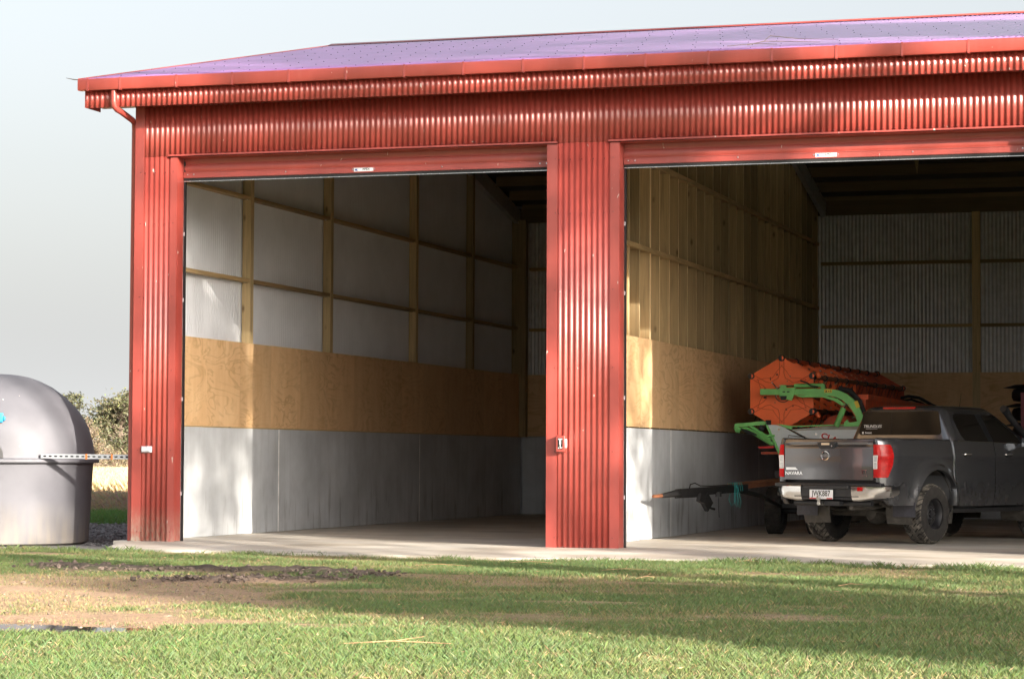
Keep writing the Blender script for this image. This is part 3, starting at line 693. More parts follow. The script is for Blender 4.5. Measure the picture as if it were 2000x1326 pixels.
# round emblem: broken ring with a bar across it
m = MB()
for (a0, a1) in ((.35, 2.79), (3.49, 5.93)):
    m.lathe([(.050, -1.250), (.052, -1.262), (.062, -1.264), (.066, -1.250)], 20, (-.03, 0, 1.195), 'y', a0=a0-math.pi/2, a1=a1-math.pi/2)
m.box(-.098, .038, -1.266, -1.250, 1.180, 1.210); m.build('emblem', CHROME, tg)
text('NISSAN', .026, (-.03, -1.267, 1.195), (R(90),0,0), BLKP, tg, .0006, bold=.0006, sx=1.1)
text('NAVARA', .062, (-.542, -1.247, .955), (R(90),0,0), CHROME, tg, .003, bold=.0022, sx=1.12)
m = MB(); m.box(-.668, -.468, -1.246, -1.238, 1.002, 1.036); m.build('engine_badge', CHROME, tg)
text('ST', .062, (.578, -1.247, .982), (R(90),0,0), CHROME, tg, .003, bold=.002, sx=1.2)
text('VT2', .036, (.585, -1.247, .927), (R(90),0,0), CHROME, tg, .002, sx=1.25)
# tail lights wrap the corners
for s in (1,-1):
    def P(u, z):     # u 0..1 from the tailgate edge round to the flank
        if u < .42: return (s*(.712+(xs_(-1.215, z)-.73)*u/.42), -1.234-.006*math.sin(u*3), z)
        y = -1.232+.21*(u-.42)/.58; return (s*(xs_(y, z)+.008), y, z)
    def edge(z): return 1.0 - .28*((1.10-z)/.22 if z < 1.10 else 0)**1.2 - .10*((z-1.25)/.1 if z > 1.25 else 0)**2
    L_ = MB()
    L_.grid(lambda u, z: P(u*edge(z), z), lin(0, 1, 20), lin(.905, 1.345, 22))
    tl = L_.build('tail_light', REDLENS, TR)
    cl = MB(); cl.grid(lambda u, z: tuple(Vector(P(u, z))+Vector((0,-.006,0))), lin(.03, .40, 6), lin(1.025, 1.195, 8)); cl.build('reverse_lens', CLEARLENS, tl, solid=.004)
    cl = MB(); 
    for z in (1.023, 1.110, 1.197): cl.tube([tuple(Vector(P(u, z))+Vector((0,-.007,0))) for u in lin(.03, .40, 6)], .004, 6)
    for u in (.03, .40): cl.tube([tuple(Vector(P(u, z))+Vector((0,-.007,0))) for z in lin(1.023, 1.197, 4)], .004, 6)
    cl.build('lens_frame', WHITEP, tl)
# rear bumper: dark step with two bright corners
def bmp(mb, xa, xb, sgn, zt, zb, out, mi=0):
    V = []; us = lin(0, 1, 14)
    for u in us:
        x = xa+(xb-xa)*u
        y = -1.30 + .0*u + (.16*max(0, (x-.62)/.25)**2 if x > .62 else 0) - out
        zbb = zb + .05*max(0, (x-.5)/.35)
        V += [(sgn*x, y+.03, zt), (sgn*x, y, zt-.02), (sgn*x, y+.004, (zt+zbb)/2), (sgn*x, y+.03, zbb+.02), (sgn*x, y+.07, zbb)]
    mb.add(V, [(5*i+k, 5*i+5+k, 5*i+6+k, 5*i+k+1) for i in range(14) for k in range(4)], True, mi)
m = MB(); m.box(-.84, .84, -1.27, -1.16, .775, .828); m.box(-.52, .52, -1.285, -1.18, .64, .775); m.box(-.36, .36, -1.31, -1.285, .745, .80); m.prism([(-.5,.64), (.5,.64), (.46,.60), (-.46,.60)], -1.27, -1.15); rb = m.build('rear_bumper', BLACKP, TR, bevel=.012)
for s in (1,-1):
    m = MB(); bmp(m, .40, .905, s, .800, .585, 0)
    V = [(s*.905, -1.17+.03*i/4, z) for i in range(1) for z in ()]
    V = []
    for y in lin(-1.10, -.90, 6):
        V += [(s*(.908+.0*(y+1)), y, .800-.1*(y+1.1)), (s*.912, y, .70), (s*.89, y, .640+.15*(y+1.1))]
    m.add(V, [(3*i+k, 3*i+3+k, 3*i+4+k, 3*i+k+1) for i in range(6) for k in range(2)], True)
    m.build('bumper_corner', CHROMED, rb)
m = MB(); m.box(.50, .58, -1.306, -1.300, .725, .775); m.build('reflector', REDLENS, rb)
m = MB(); m.box(-.245, .125, -1.318, -1.308, .612, .738); npz = m.build('number_plate', PLATEW, TR, bevel=.003)
text('JWK887', .105, (-.06, -1.319, .684), (R(90),0,0), BLKP, npz, .0006, bold=.0012, sx=.80)
m = MB(); m.box(-.24, -.12, -1.321, -1.3185, .614, .628); m.box(.03, .12, -1.321, -1.3185, .614, .628); m.build('dealer_strip', REDPR, npz)
# tow bar
m = MB(); m.tube([(-.06,-1.25,.555), (-.06,-1.38,.555)], .028, 10); m.tube([(-.06,-1.37,.545), (-.06,-1.37,.595)], .022, 10); m.lathe([(.001,.64), (.018,.635), (.025,.618), (.018,.60), (.014,.59)], 14, (-.06,-1.37,0)); m.tube([(-.10,-1.36,.60), (-.085,-1.36,.665)], .012, 8)
m.build('tow_ball', simple('worn_chrome', (.45,.44,.42), .3, .9, .3, 20), TR)
m = MB(); m.box(-.02, .22, -1.30, -1.20, .53, .585); m.tube([(-.6,-1.12,.56), (.62,-1.12,.56)], .045, 10); m.build('tow_bar', BLACKP, TR)
# underbody
m = MB()
m.tube([(-.72,0,.41), (-.2,0,.41), (.2,0,.41), (.72,0,.41)], [.045,.05,.05,.045], 12)
m.lathe([(.001,-.17), (.08,-.16), (.14,-.06), (.155,.02), (.11,.14), (.05,.17)], 20, (.0, 0, .40), 'y')
for s in (1,-1):
    m.tube([(s*.50,-.72,.56), (s*.50,-.3,.46), (s*.50,0,.45), (s*.50,.4,.47), (s*.50,.75,.56)], .026, 8)
    m.tube([(s*.38,-.35,.70), (s*.44,.05,.42)], .03, 8); m.box(s*.44-.04, s*.44+.04, -1.15, 3.9, .56, .68)
m.tube([(.28,-1.10,.50), (.30,-.6,.50), (.34,.0,.56)], .035, 10); m.tube([(-.5,-.16,.52), (.5,-.14,.50)], .016, 8); m.tube([(-.45,-.2,.46), (.62,-.2,.40)], .010, 6)
m.box(-.30, .30, -1.0, -.45, .58, .74); m.box(-.60, .60, .7, 3.0, .42, .52); m.tube([(-.3,-.5,.6), (-.28,-.2,.5), (-.35,.0,.42)], .012, 6)
m.build('axle_and_chassis', UNDER, TR)
m = MB(); m.box(-.85, .85, -1.1, 3.85, .60, .93); m.build('floor_pan', BLACKP, TR)
for s in (1,-1):
    m = MB(); m.box(*sorted((s*.60, s*.945)), -.565, -.555, .372, .575); m.build('mud_flap', simple('mud_flap_rubber', (.055,.055,.07), .6, 0, .3, 14), TR)
# wheels
def wheel(x, y, s, nm='wheel'):
    r = MB(); w0 = x - s*.0
    r.lathe([(.215,.0), (.222,-.012), (.205,-.03), (.188,-.05), (.180,-.11), (.150,-.118), (.105,-.085), (.085,-.070), (.060,-.070), (.055,-.045), (.001,-.042)], 36, (0,0,0), 'x')
    r.lathe([(.215,.0), (.20,-.26), (.18,-.27), (.05,-.22), (.001,-.22)], 24, (0,0,0), 'x')
    for k in range(8):
        a = 2*math.pi*k/8+.2; r.tube([(-.106, .132*math.cos(a), .132*math.sin(a)), (-.090, .132*math.cos(a), .132*math.sin(a))], .020, 10, mi=1)  # black discs painted in for the shade inside the rim holes
    for k in range(6):
        a = 2*math.pi*k/6; r.tube([(-.074, .07*math.cos(a), .07*math.sin(a)), (-.048, .07*math.cos(a), .07*math.sin(a))], .010, 8, mi=2)
    for i, v in enumerate(r.v): r.v[i] = (x + s*v[0], y+v[1], WR+v[2])
    ro = r.build(nm, [RIMB, BLKP, CHROME], TR)
    tb = MB(); prof = [(.212,-.005), (.235,.008), (.29,.016), (.345,.010), (.378,-.010), (.393,-.040), (.398,-.09), (.399,-.14), (.398,-.19), (.393,-.245), (.378,-.275), (.345,-.295), (.235,-.29), (.20,-.27)]
    tb.lathe(prof, 56, (0,0,0), 'x')
    N = 30
    for k in range(N):
        for row, (xa, xb, ph, r0, r1) in enumerate(((-.004,-.062,0,.372,.411), (-.224,-.284,.5,.372,.411), (-.070,-.122,.25,.39,.4125), (-.128,-.170,.75,.39,.4125), (-.176,-.220,.4,.39,.4125))):
            a = 2*math.pi*(k+ph)/N; da = 2*math.pi/N*.36; sk = (.06 if row % 2 else -.06)
            pts = []
            for rr in (r0, r1):
                for (xx, aa) in ((xa, a-da+sk), (xb, a-da-sk), (xb, a+da-sk), (xa, a+da+sk)):
                    r_ = rr - (.028 if row < 2 and ((xx == xa and row == 0) or (xx == xb and row == 1)) and rr == r1 else 0)
                    pts.append((xx, r_*math.cos(aa), r_*math.sin(aa)))
            tb.add(pts, [(0,1,2,3), (4,7,6,5), (0,4,5,1), (1,5,6,2), (2,6,7,3), (3,7,4,0)], False, 1)
    for i, v in enumerate(tb.v): tb.v[i] = (x + s*v[0], y+v[1], WR+v[2])
    tb.build('tyre', [TYRE, TREAD], ro)
for (yy) in (0.0, WB):
    wheel(.925, yy, 1); wheel(-.925, yy, -1)
# cab: doors, fenders, bonnet, greenhouse
belt = lambda y: 1.405 - .035*max(0, y-.8)/2
sill = lambda y: .505
m = MB(); m.box(-.80, .80, .52, 2.75, .50, 1.34); m.box(-.80, .80, 2.7, 3.95, .62, 1.05); m.build('inner_shell', BLKP, TR)
def door(nm, ya, yb, lowf=sill):
    for s in (1,-1):
        d = MB(); skin(d, lin(ya, yb, 26), lowf, lambda y: belt(y), 18, (s,)); 
        for y in (ya, yb):
            zz = lin(zarch(y, lowf(y)), belt(y), 10); d.add([(s*xs_(y, z), y, z) for z in zz]+[(s*(xs_(y, z)-.05), y, z) for z in zz], [(i, i+1, i+12, i+11) for i in range(10)])
        V = [];
        for y in lin(ya, yb, 26): V += [(s*xs_(y, belt(y)), y, belt(y)), (s*(xs_(y, belt(y))-.06), y, belt(y)+.012)]
        d.add(V, [(2*i, 2*i+2, 2*i+3, 2*i+1) for i in range(26)], True)
        do = d.build(nm, PAINT, TR); yh = {'rear_door': .90, 'front_door': 2.06}[nm]; x = xs_(yh, 1.22)
        h = MB(); h.tube([(s*(x+.004), yh-.10, 1.222), (s*(x+.032), yh-.07, 1.228), (s*(x+.036), yh+.04, 1.226), (s*(x+.004), yh+.09, 1.22)], [.014,.016,.016,.012], 10); h.tube([(s*(x+.004), yh-.06, 1.205), (s*(x+.006), yh+.05, 1.205)], .022, 10, mi=1); h.build('handle', [CHROME, BLACKP], do)
        t_ = MB(); V = []
        for y in lin(ya+.15 if nm == 'rear_door' else ya, yb, 14): V.append((s*(xs_(y, belt(y))+.001), y, belt(y)+.006))
        t_.tube(V, .0055, 6); t_.build('window_trim', CHROME, do)
door('rear_door', .570, 1.680); door('front_door', 1.696, 2.795)
m = MB()
for s in (1,-1): 
    V = []
    for y in lin(.50, 2.85, 12): V += [(s*.80, y, .50), (s*.855, y, .47), (s*.83, y, .42), (s*.74, y, .41)]
    m.add(V, [(4*i+k, 4*i+4+k, 4*i+5+k, 4*i+k+1) for i in range(12) for k in range(3)], True)
m.build('sill', BLACKP, TR)
m = MB(); hood = lambda y: 1.33-.05*max(0, (y-2.8))**1.5
skin(m, lin(2.81, 4.02, 50), lambda y: .56, lambda y: hood(y)-.10, 16)
V = []
for y in lin(2.7, 4.02, 14):
    x = xs_(y, hood(y)-.10); V += [(-x, y, hood(y)-.10), (-.8, y, hood(y)-.01), (-.4, y, hood(y)+.03), (0, y, hood(y)+.045), (.4, y, hood(y)+.03), (.8, y, hood(y)-.01), (x, y, hood(y)-.10)]
m.add(V, [(7*i+k, 7*i+7+k, 7*i+8+k, 7*i+k+1) for i in range(14) for k in range(6)], True)
m.add([(-.78,4.02,.56), (.78,4.02,.56), (.80,4.0,1.2), (-.80,4.0,1.2)], [(0,1,2,3)]); m.build('front_body', PAINT, TR)
m = MB(); m.box(-.86, .86, 3.98, 4.12, .52, .82); m.build('front_bumper', BLACKP, TR, bevel=.03)
for s in (1,-1): m = MB(); m.box(*sorted((s*.52, s*.80)), 3.98, 4.04, .95, 1.12); m.build('headlight', CLEARLENS, TR, bevel=.02)
m = MB(); m.box(-.45, .45, 4.0, 4.05, .84, 1.12); m.build('grille', BLACKP, TR, bevel=.02)
# greenhouse loft
def gw(z): return .868 - .47*max(0, z-1.40) - .9*max(0, z-1.80)**1.4*1.2
def gb(z): return .60 + .10*(z-1.40) + 1.6*max(0, z-1.82)**1.5
def gf(z): return 2.80 - 1.75*(z-1.40)
def ring(z, w=None, b=None, f=None):
    w = w or gw(z); b = b or gb(z); f = f or gf(z); P = []
    rc = .16
    def arc(cx, cy, a0, a1, rx, ry, n=6): return [(cx+rx*math.cos(a0+(a1-a0)*i/n), cy+ry*math.sin(a0+(a1-a0)*i/n)) for i in range(n+1)]
    P += arc(w-rc, b+.20, 0, -math.pi/2, rc, .20); P += [(x, b) for x in lin(w-rc, -(w-rc), 6)[1:-1]]; P += arc(-(w-rc), b+.20, -math.pi/2, -math.pi, rc, .20)
    P += [(-w, y) for y in lin(b+.20, f-.12, 8)[1:-1]]; P += arc(-(w-.14), f-.12, math.pi, math.pi/2, .14, .12); P += [(x, f+.04*(1-(x/w)**2)) for x in lin(-(w-.14), w-.14, 6)[1:-1]]; P += arc(w-.14, f-.12, math.pi/2, 0, .14, .12)
    P += [(w, y) for y in lin(f-.12, b+.20, 8)[1:-1]]
    return [(x, y, z) for x, y in P]
zs_ = [1.38, 1.44, 1.52, 1.60, 1.68, 1.76, 1.81, 1.845, 1.868]; rings = [ring(z) for z in zs_]
top = ring(1.868); c0 = (0, (gb(1.868)+gf(1.868))/2)
for k, (fz, sc) in enumerate(((1.885, .93), (1.898, .80), (1.906, .55), (1.909, .2))): rings.append([(x*sc, c0[1]+(y-c0[1])*sc, fz) for x, y, z in top])
n = len(rings[0]); m = MB()
m.add([v for r_ in rings for v in r_], [(i*n+k, i*n+(k+1) % n, (i+1)*n+(k+1) % n, (i+1)*n+k) for i in range(len(rings)-1) for k in range(n)], True)
m.add(rings[-1], [tuple(range(n))]); m.add([(-.85,.58,1.36), (.85,.58,1.36), (.85,2.8,1.36), (-.85,2.8,1.36)], [(0,1,2,3)])
# cab rear corner below the belt
V = []
for z in lin(.52, 1.40, 12): 
    for s in (1,): 
        w = xs_(.60, min(z, 1.40)); V += [(w-.004, .572, z), (w-.03, .552, z), (w-.10, .542, z), (0, .535, z), (-(w-.10), .542, z), (-(w-.03), .552, z), (-(w-.004), .572, z)]
m.add(V, [(7*i+k, 7*i+7+k, 7*i+8+k, 7*i+k+1) for i in range(12) for k in range(6)], True)
cabo = m.build('cab', PAINT, TR)
# panes, each following the cab surface a few millimetres proud
def rrect(x0, x1, z0, z1, r, n=5, top_in=0):
    P = []
    for (cx, cz, a) in ((x1-r, z0+r, -90), (x1-r-top_in, z1-r, 0), (x0+r+top_in, z1-r, 90), (x0+r, z0+r, 180)):
        P += [(cx+r*math.cos(R(a+90*i/n)), cz+r*math.sin(R(a+90*i/n))) for i in range(n+1)]
    return P
P = rrect(-.665, .665, 1.492, 1.822, .045, 5, .05); m = MB()
m.add([(x, gb(z)-.004, z) for x, z in P]+[(x, gb(z)+.004, z) for x, z in P], [tuple(range(24))]+[(i, (i+1) % 24, 24+(i+1) % 24, 24+i) for i in range(24)])
rw = m.build('rear_window', GLASS, TR)
m = MB(); m.beam((-.141, gb(1.51)-.006, 1.51), (-.141, gb(1.805)-.006, 1.805), .010, .006, (1,0,0)); m.build('window_divider', BLKP, rw)
text('TRUNDLES', .058, (-.452, gb(1.62)-.0075, 1.612), (R(90+5.7),0,0), WHITEP, rw, .0004, bold=.001, shear=.3, sx=1.05)
m = MB(); m.box(-.56, -.37, gb(1.585)-.006, gb(1.585)-.005, 1.578, 1.582); m.build('sticker_line', WHITEP, rw)
text('Bennett', .034, (-.512, gb(1.52)-.0075, 1.523), (R(90+5.7),0,0), WHITEP, rw, .0004, bold=.0012)
m = MB(); m.box(-.615, -.590, gb(1.523)-.008, gb(1.523)-.006, 1.508, 1.538); m.build('sticker', WHITEP, rw)
def sidepane(nm, poly):
    for s in (1,-1):
        d = MB(); k = len(poly); V = [(s*(gw(z)+.004), y, z) for y, z in poly]+[(s*(gw(z)-.006), y, z) for y, z in poly]
        d.add(V, [tuple(range(k))]+[(i, (i+1) % k, k+(i+1) % k, k+i) for i in range(k)]); d.build(nm, GLASS, TR)
sidepane('rear_side_window', [(.93,1.425), (1.10,1.412), (1.56,1.405), (1.475,1.785), (.96,1.79), (.88,1.77), (.84,1.72), (.845,1.60), (.875,1.48)])
sidepane('front_side_window', [(1.735,1.402), (2.48,1.395), (2.45,1.46), (2.26,1.64), (2.06,1.77), (1.98,1.785), (1.70,1.785), (1.655,1.77)])
m = MB(); V = []
for z in (1.42, 1.6, 1.78):
    w = gw(z)-.10; V += [(x, gf(z)+.04*(1-(x/gw(z))**2)+.005, z) for x in lin(-w, w, 6)]
m.add(V, [(7*j+i, 7*j+i+1, 7*j+i+8, 7*j+i+7) for j in range(2) for i in range(6)], True); m.build('windscreen', GLASS, TR)
for s in (1,-1):      # black window pillars
    m = MB(); q = [(1.575,1.40), (1.72,1.40), (1.645,1.79), (1.49,1.79)]; m.add([(s*(gw(z)+.003), y, z) for y, z in q]+[(s*(gw(z)-.01), y, z) for y, z in q], [(0,1,2,3), (7,6,5,4), (0,4,5,1), (1,5,6,2), (2,6,7,3), (3,7,4,0)]); m.build('door_pillar', BLACKP, TR)
m = MB(); m.prism(rrect(-.30, .22, 1.856, 1.884, .012, 4), .655, .70); m.build('high_brake_light', REDLENS, TR)
for i, v in enumerate(()): pass
m = MB(); m.tube([(.30,1.75,1.90), (.30,1.80,2.10)], [.004,.002], 6); m.build('aerial', BLKP, TR)
for s in (1,-1):
    m = MB(); m.lathe([(.001,0), (.06,.003), (.10,.03), (.11,.08), (.105,.13), (.001,.16)], 16, (0,0,0), 'x')
    for i, v in enumerate(m.v): m.v[i] = (s*(.93+v[0]*.9+.07), 2.46+v[1]*.55, 1.40+v[2]*.78)
    m.beam((s*.86,2.48,1.36), (s*1.0,2.47,1.37), .05, .04); mo = m.build('wing_mirror', PAINT, TR)
    m = MB(); m.grid(lambda a, b: (s*(1.0+a), 2.40, 1.40+b), lin(-.062, .062, 4), lin(-.062, .062, 4)); m.build('mirror_glass', CHROME, mo)
m = MB(); m.tube([(.885,3.2,1.10), (.89,2.98,1.26), (.875,2.80,1.38), (.83,2.60,1.56), (.77,2.36,1.76), (.75,2.30,1.84)], [.05,.055,.05,.048,.050,.055], 12); m.tube([(.75,2.34,1.80), (.75,2.25,1.87), (.75,2.20,1.88)], [.05,.062,.052], 12); m.build('snorkel', BLACKP, TR)

# ------------------------------------------------------------------ harvester header on its trailer
HY = 7.95
def hx(px): return 7.425+(px-1527)/122.6
def hz(py): return 2.176-(py-769)/122.0
HD = thing('harvester_header', 'orange and green harvester header with hexagonal reel behind the pickup', 'harvester header', (7.7, 12, 0))
c1 = Vector((7.425, HY+.05, 2.176)); c2 = Vector((7.715, 16.2, 2.205)); RR_ = .585; ax = (c2-c1)
def hexpt(c, k, r, dy=0): a = R(90+60*k); return Vector((c.x+r*math.cos(a), c.y+dy, c.z+r*math.sin(a)))
EMB = simple('groove_shade_orange', (.62,.09,.022), .5, 0, .1, 4)  # darker orange on the ribs paints in the shade of pressed grooves
for ci, c in enumerate((c1, c2)):
    m = MB(); m.prism([(hexpt(c, k, RR_*1.0).x, hexpt(c, k, RR_).z) for k in range(6)], c.y-.012, c.y+.012); pl = m.build('reel_end_plate', ORANGE if not ci else ORANGED, HD)
    y = c.y-.013; g = MB()
    for k in range(6):
        a = R(90+60*k); d = Vector((math.cos(a), 0, math.sin(a))); q = Vector((-d.z, 0, d.x)); P0 = Vector((c.x, y, c.z))
        for s in (1,-1): g.tube([P0+d*RR_*.90+q*s*.035, P0+d*RR_*.55+q*s*.035, P0+d*RR_*.42+q*s*.06, P0+d*RR_*.36+q*s*.13], .006, 6)
        a2 = R(120+60*k); d2 = Vector((math.cos(a2), 0, math.sin(a2))); q2 = Vector((-d2.z, 0, d2.x))
        g.tube([P0+d2*RR_*.66+q2*.24, P0+d2*RR_*.60+q2*.12, P0+d2*RR_*.50, P0+d2*RR_*.60-q2*.12, P0+d2*RR_*.66-q2*.24], .005, 6)
    g.build('pressed_rib', EMB, pl)
    for k in range(6):
        P0 = hexpt(c, k, RR_*.965); g = MB(); g.lathe([(.001,-.026), (.045,-.026), (.052,-.018), (.052,.0)], 20, (P0.x, c.y-.012, P0.z), 'y')
        g.add([(P0.x+.030*math.cos(R(t))+.006, c.y-.0395, P0.z+.030*math.sin(R(t))) for t in range(-90, 91, 20)], [tuple(range(10))], mi=1); g.build('bearing_cap', [BLACKP, ORANGE], pl)
    if ci == 0:
        g = MB()
        for (px, py, w, h) in ((1518,732,.028,.028), (1505,740,.016,.05), (1494,760,.022,.035), (1494,776,.04,.03), (1536,799,.028,.032), (1549,792,.018,.032), (1561,772,.026,.026)):
            X0, Z0 = hx(px), hz(py); g.add([(X0-w/2, y-.002, Z0-h/2), (X0+w/2, y-.002, Z0-h*.4), (X0+w*.4, y-.002, Z0+h/2), (X0-w*.4, y-.002, Z0+h/2)], [(0,1,2,3)])
        g.build('slot', BLKP, pl)  # black quads paint the dark inside of punched holes
        g = MB()
        for (px, py) in ((1523,753), (1516,774), (1528,778), (1547,777), (1538,745), (1544,735), (1514,786)): g.tube([(hx(px), y-.012, hz(py)), (hx(px), y, hz(py))], .008, 8)
        g.tube([(hx(1508),y-.02,hz(747)), (hx(1519),y-.02,hz(759))], .008, 8); g.build('bolt', BRIGHT, pl)
        g = MB(); g.lathe([(.115,-.010), (.128,-.010), (.128,.0)], 28, (c.x+.02, y, c.z-.01), 'y'); g.lathe([(.001,-.03), (.05,-.03), (.05,.0)], 16, (hx(1507), y, hz(747)), 'y') if False else None; g.build('hub_ring', BLACKP, pl)
# tine bars, their collars, and the inner spiders
for k in range(6):
    p0 = hexpt(c1, k, RR_*.93, .02); p1 = hexpt(c2, k, RR_*.93, -.02)
    m = MB(); m.tube([p0, p1], .034, 10)
    for f in [i/26 for i in range(1, 26)]:
        p = p0.lerp(p1, f)
        if abs((f*13) % 1-.5) < .3 or True: m.tube([p, p+Vector((-.05,.01,-.16)), p+Vector((-.10,.01,-.26))], .005, 4, caps=False, mi=1)
    bar = m.build('tine_bar', [RUST if k else ORANGED, DARKST], HD)
    for f in [i/9 for i in range(0, 10)]:
        m = MB(); p = p0.lerp(p1, .02+f*.96); d = (p1-p0).normalized(); m.tube([p-d*.022, p+d*.022], .050, 10); m.build('collar', BLACKP, bar)
    if k in (4, 5):
        p = hexpt(c1, k, RR_*1.06, .07)+Vector((.03,0,-.01)); m = MB(); m.tube([p+Vector((-.02,0,.02)), p+Vector((.02,0,-.05))], .035, 10); m.build('crank_arm', ORANGE, bar)
for f in [i/9 for i in range(1, 9)]:
    c = c1.lerp(c2, f); m = MB()
    for k in range(6):
        a, b = hexpt(c, k, RR_*.88), hexpt(c, k+1, RR_*.88); m.beam(c, a, .055, .012, (0,1,0)); m.beam(a, b, .05, .010, (0,1,0))
    m.build('reel_spider', ORANGE if f < .5 else ORANGED, HD)
m = MB(); m.tube([c1, c2], .06, 12); m.build('reel_shaft', ORANGED, HD)
# trough, auger and back sheet
m = MB(); m.box(8.72, 8.76, HY, 16.2, 1.20, 2.08); m.box(7.1, 8.72, HY, 16.2, 1.22, 1.26); m.box(8.60, 8.80, HY+.02, 16.2, 2.08, 2.16); m.build('trough', ORANGED, HD)
m = MB(); m.tube([(8.28,HY+.03,1.56), (8.28,16.1,1.56)], .19, 16)
for f in range(46):
    a = f*.9; y = HY+.3+f*.17; m.lathe([(.19,0), (.29,.01)], 16, (8.28, y, 1.56), 'y')
m.build('auger', ORANGED, HD)
m = MB(); m.prism([(7.15,1.25), (8.75,1.25), (8.75,2.15), (8.35,2.15), (7.6,1.75)], 16.22, 16.27); m.build('far_side_panel', ORANGED, HD)
m = MB(); m.prism([(8.05,1.35),(9.3,1.35),(9.05,1.98),(8.7,2.16),(8.2,2.22)], 15.9, 16.0); m.build('far_drive_cover', simple('harvester_green_dark', (.06,.22,.07), .5), HD)
m = MB(); m.tube([(8.2,15.88,2.30), (8.35,15.88,2.33), (8.55,15.88,2.30), (8.8,15.88,2.16), (9.2,15.88,1.98)], .03, 8); m.build('hydraulic_hose', BLACKR, HD); m = MB(); m.tube([(8.2,15.86,2.24), (8.4,15.86,2.27), (8.6,15.86,2.20), (8.9,15.86,2.02)], .022, 8); m.build('hydraulic_hose', BLACKR, HD)
# near side: panels, reel arm, divider
y = HY-.10
m = MB(); m.prism([(hx(1500),hz(828)), (hx(1519),hz(829)), (hx(1533),hz(833)), (hx(1549),hz(842)), (hx(1580),hz(858)), (hx(1600),hz(868)), (hx(1600),hz(915)), (hx(1540),hz(915)), (hx(1532),hz(897)), (hx(1526),hz(882))], y, y+.03); m.build('side_panel', LGREY, HD, bevel=.006)
m = MB(); m.prism([(hx(1549),hz(838)), (hx(1610),hz(837)), (hx(1740),hz(834)), (hx(1740),hz(920)), (hx(1610),hz(920)), (hx(1604),hz(866)), (hx(1575),hz(852))], y-.01, y+.02); sp = m.build('side_panel', LGREY, HD, bevel=.006)
m = MB(); m.prism([(hx(1549),hz(838)), (hx(1610),hz(832.5)), (hx(1740),hz(829)), (hx(1740),hz(838)), (hx(1610),hz(838.5)), (hx(1560),hz(840.5))], y-.014, y+.03); m.build('panel_lip', DUSTG, HD)
m = MB(); m.prism([(hx(1601),hz(858)), (hx(1609),hz(843)), (hx(1652),hz(857)), (hx(1646),hz(872))], y-.0125, y-.0105); m.build('decal', PLATEW, sp)
text('CLAAS', .125, (hx(1632), y-.0135, hz(857.5)), (R(90), R(19), 0), REDPR, sp, .0006, bold=.004, sx=1.15)
m = MB()
for (px, py) in ((1525,838), (1597,847)): m.tube([(hx(px),y-.018,hz(py)), (hx(px),y-.008,hz(py))], .018, 12)
m.build('panel_bolt', BRIGHT, HD)
m = MB(); m.tube([(hx(1576),y-.012,hz(853)), (hx(1544),y-.012,hz(849)), (hx(1543),y-.012,hz(853))], .006, 6); m.build('panel_hook', BLKP, HD)
m = MB(); m.prism([(hx(1520),hz(827)), (hx(1553),hz(831.5)), (hx(1549),hz(838)), (hx(1536),hz(834))], y-.02, y+.04); m.prism([(hx(1553),hz(831)), (hx(1696),hz(826)), (hx(1696),hz(829)), (hx(1553),hz(833))], y, y+.06)
m.prism([(hx(1498),hz(827)), (hx(1503),hz(829)), (hx(1529),hz(885)), (hx(1526),hz(889))], y-.03, y+.03); m.build('side_frame', GREEN, HD)
dv = MB(); yd = y-.06
dv.prism([(hx(1439),hz(830)), (hx(1441),hz(827)), (hx(1497),hz(822)), (hx(1501),hz(824)), (hx(1499),hz(829)), (hx(1442),hz(834))], yd-.04, yd+.04)
dv.tube([(hx(1440),yd,hz(832)), (hx(1448),yd,hz(838)), (hx(1462),yd,hz(836)), (hx(1478),yd,hz(842)), (hx(1510),yd,hz(858))], .028, 8)
dv.tube([(hx(1440),yd,hz(834)), (hx(1443),yd,hz(840)), (hx(1450),yd,hz(842))], .03, 8)
dv.tube([(hx(1455),yd+.04,hz(836)), (hx(1480),yd+.04,hz(849)), (hx(1512),yd+.04,hz(868))], .022, 8); dv.tube([(hx(1484),yd,hz(846)), (hx(1516),yd,hz(867))], .026, 8); dv.tube([(hx(1470),yd-.02,hz(831)), (hx(1505),yd-.02,hz(852))], .02, 8); dv.tube([(hx(1487),yd,hz(850)), (hx(1518),yd,hz(850))], .018, 8)
dvo = dv.build('crop_divider', GREEN, HD)
m = MB(); m.tube([(hx(1453),yd-.06,hz(837)), (hx(1466),yd-.06,hz(843)), (hx(1484),yd-.06,hz(849))], [.012,.03,.012], 8); m.tube([(hx(1489),yd-.03,hz(834)), (hx(1498),yd-.03,hz(838))], .045, 10); m.build('divider_foot', BLACKP, dvo)
m = MB(); m.prism([(hx(1484),hz(871)), (hx(1516),hz(869.5)), (hx(1516),hz(874)), (hx(1489),hz(875))], yd, yd+.04); m.build('knife_guard', REDPR, HD)
m = MB(); m.box(hx(1499), hx(1509), y-.03, y+.02, hz(829), hz(820)); m.build('rubber_block', BLACKR, HD)
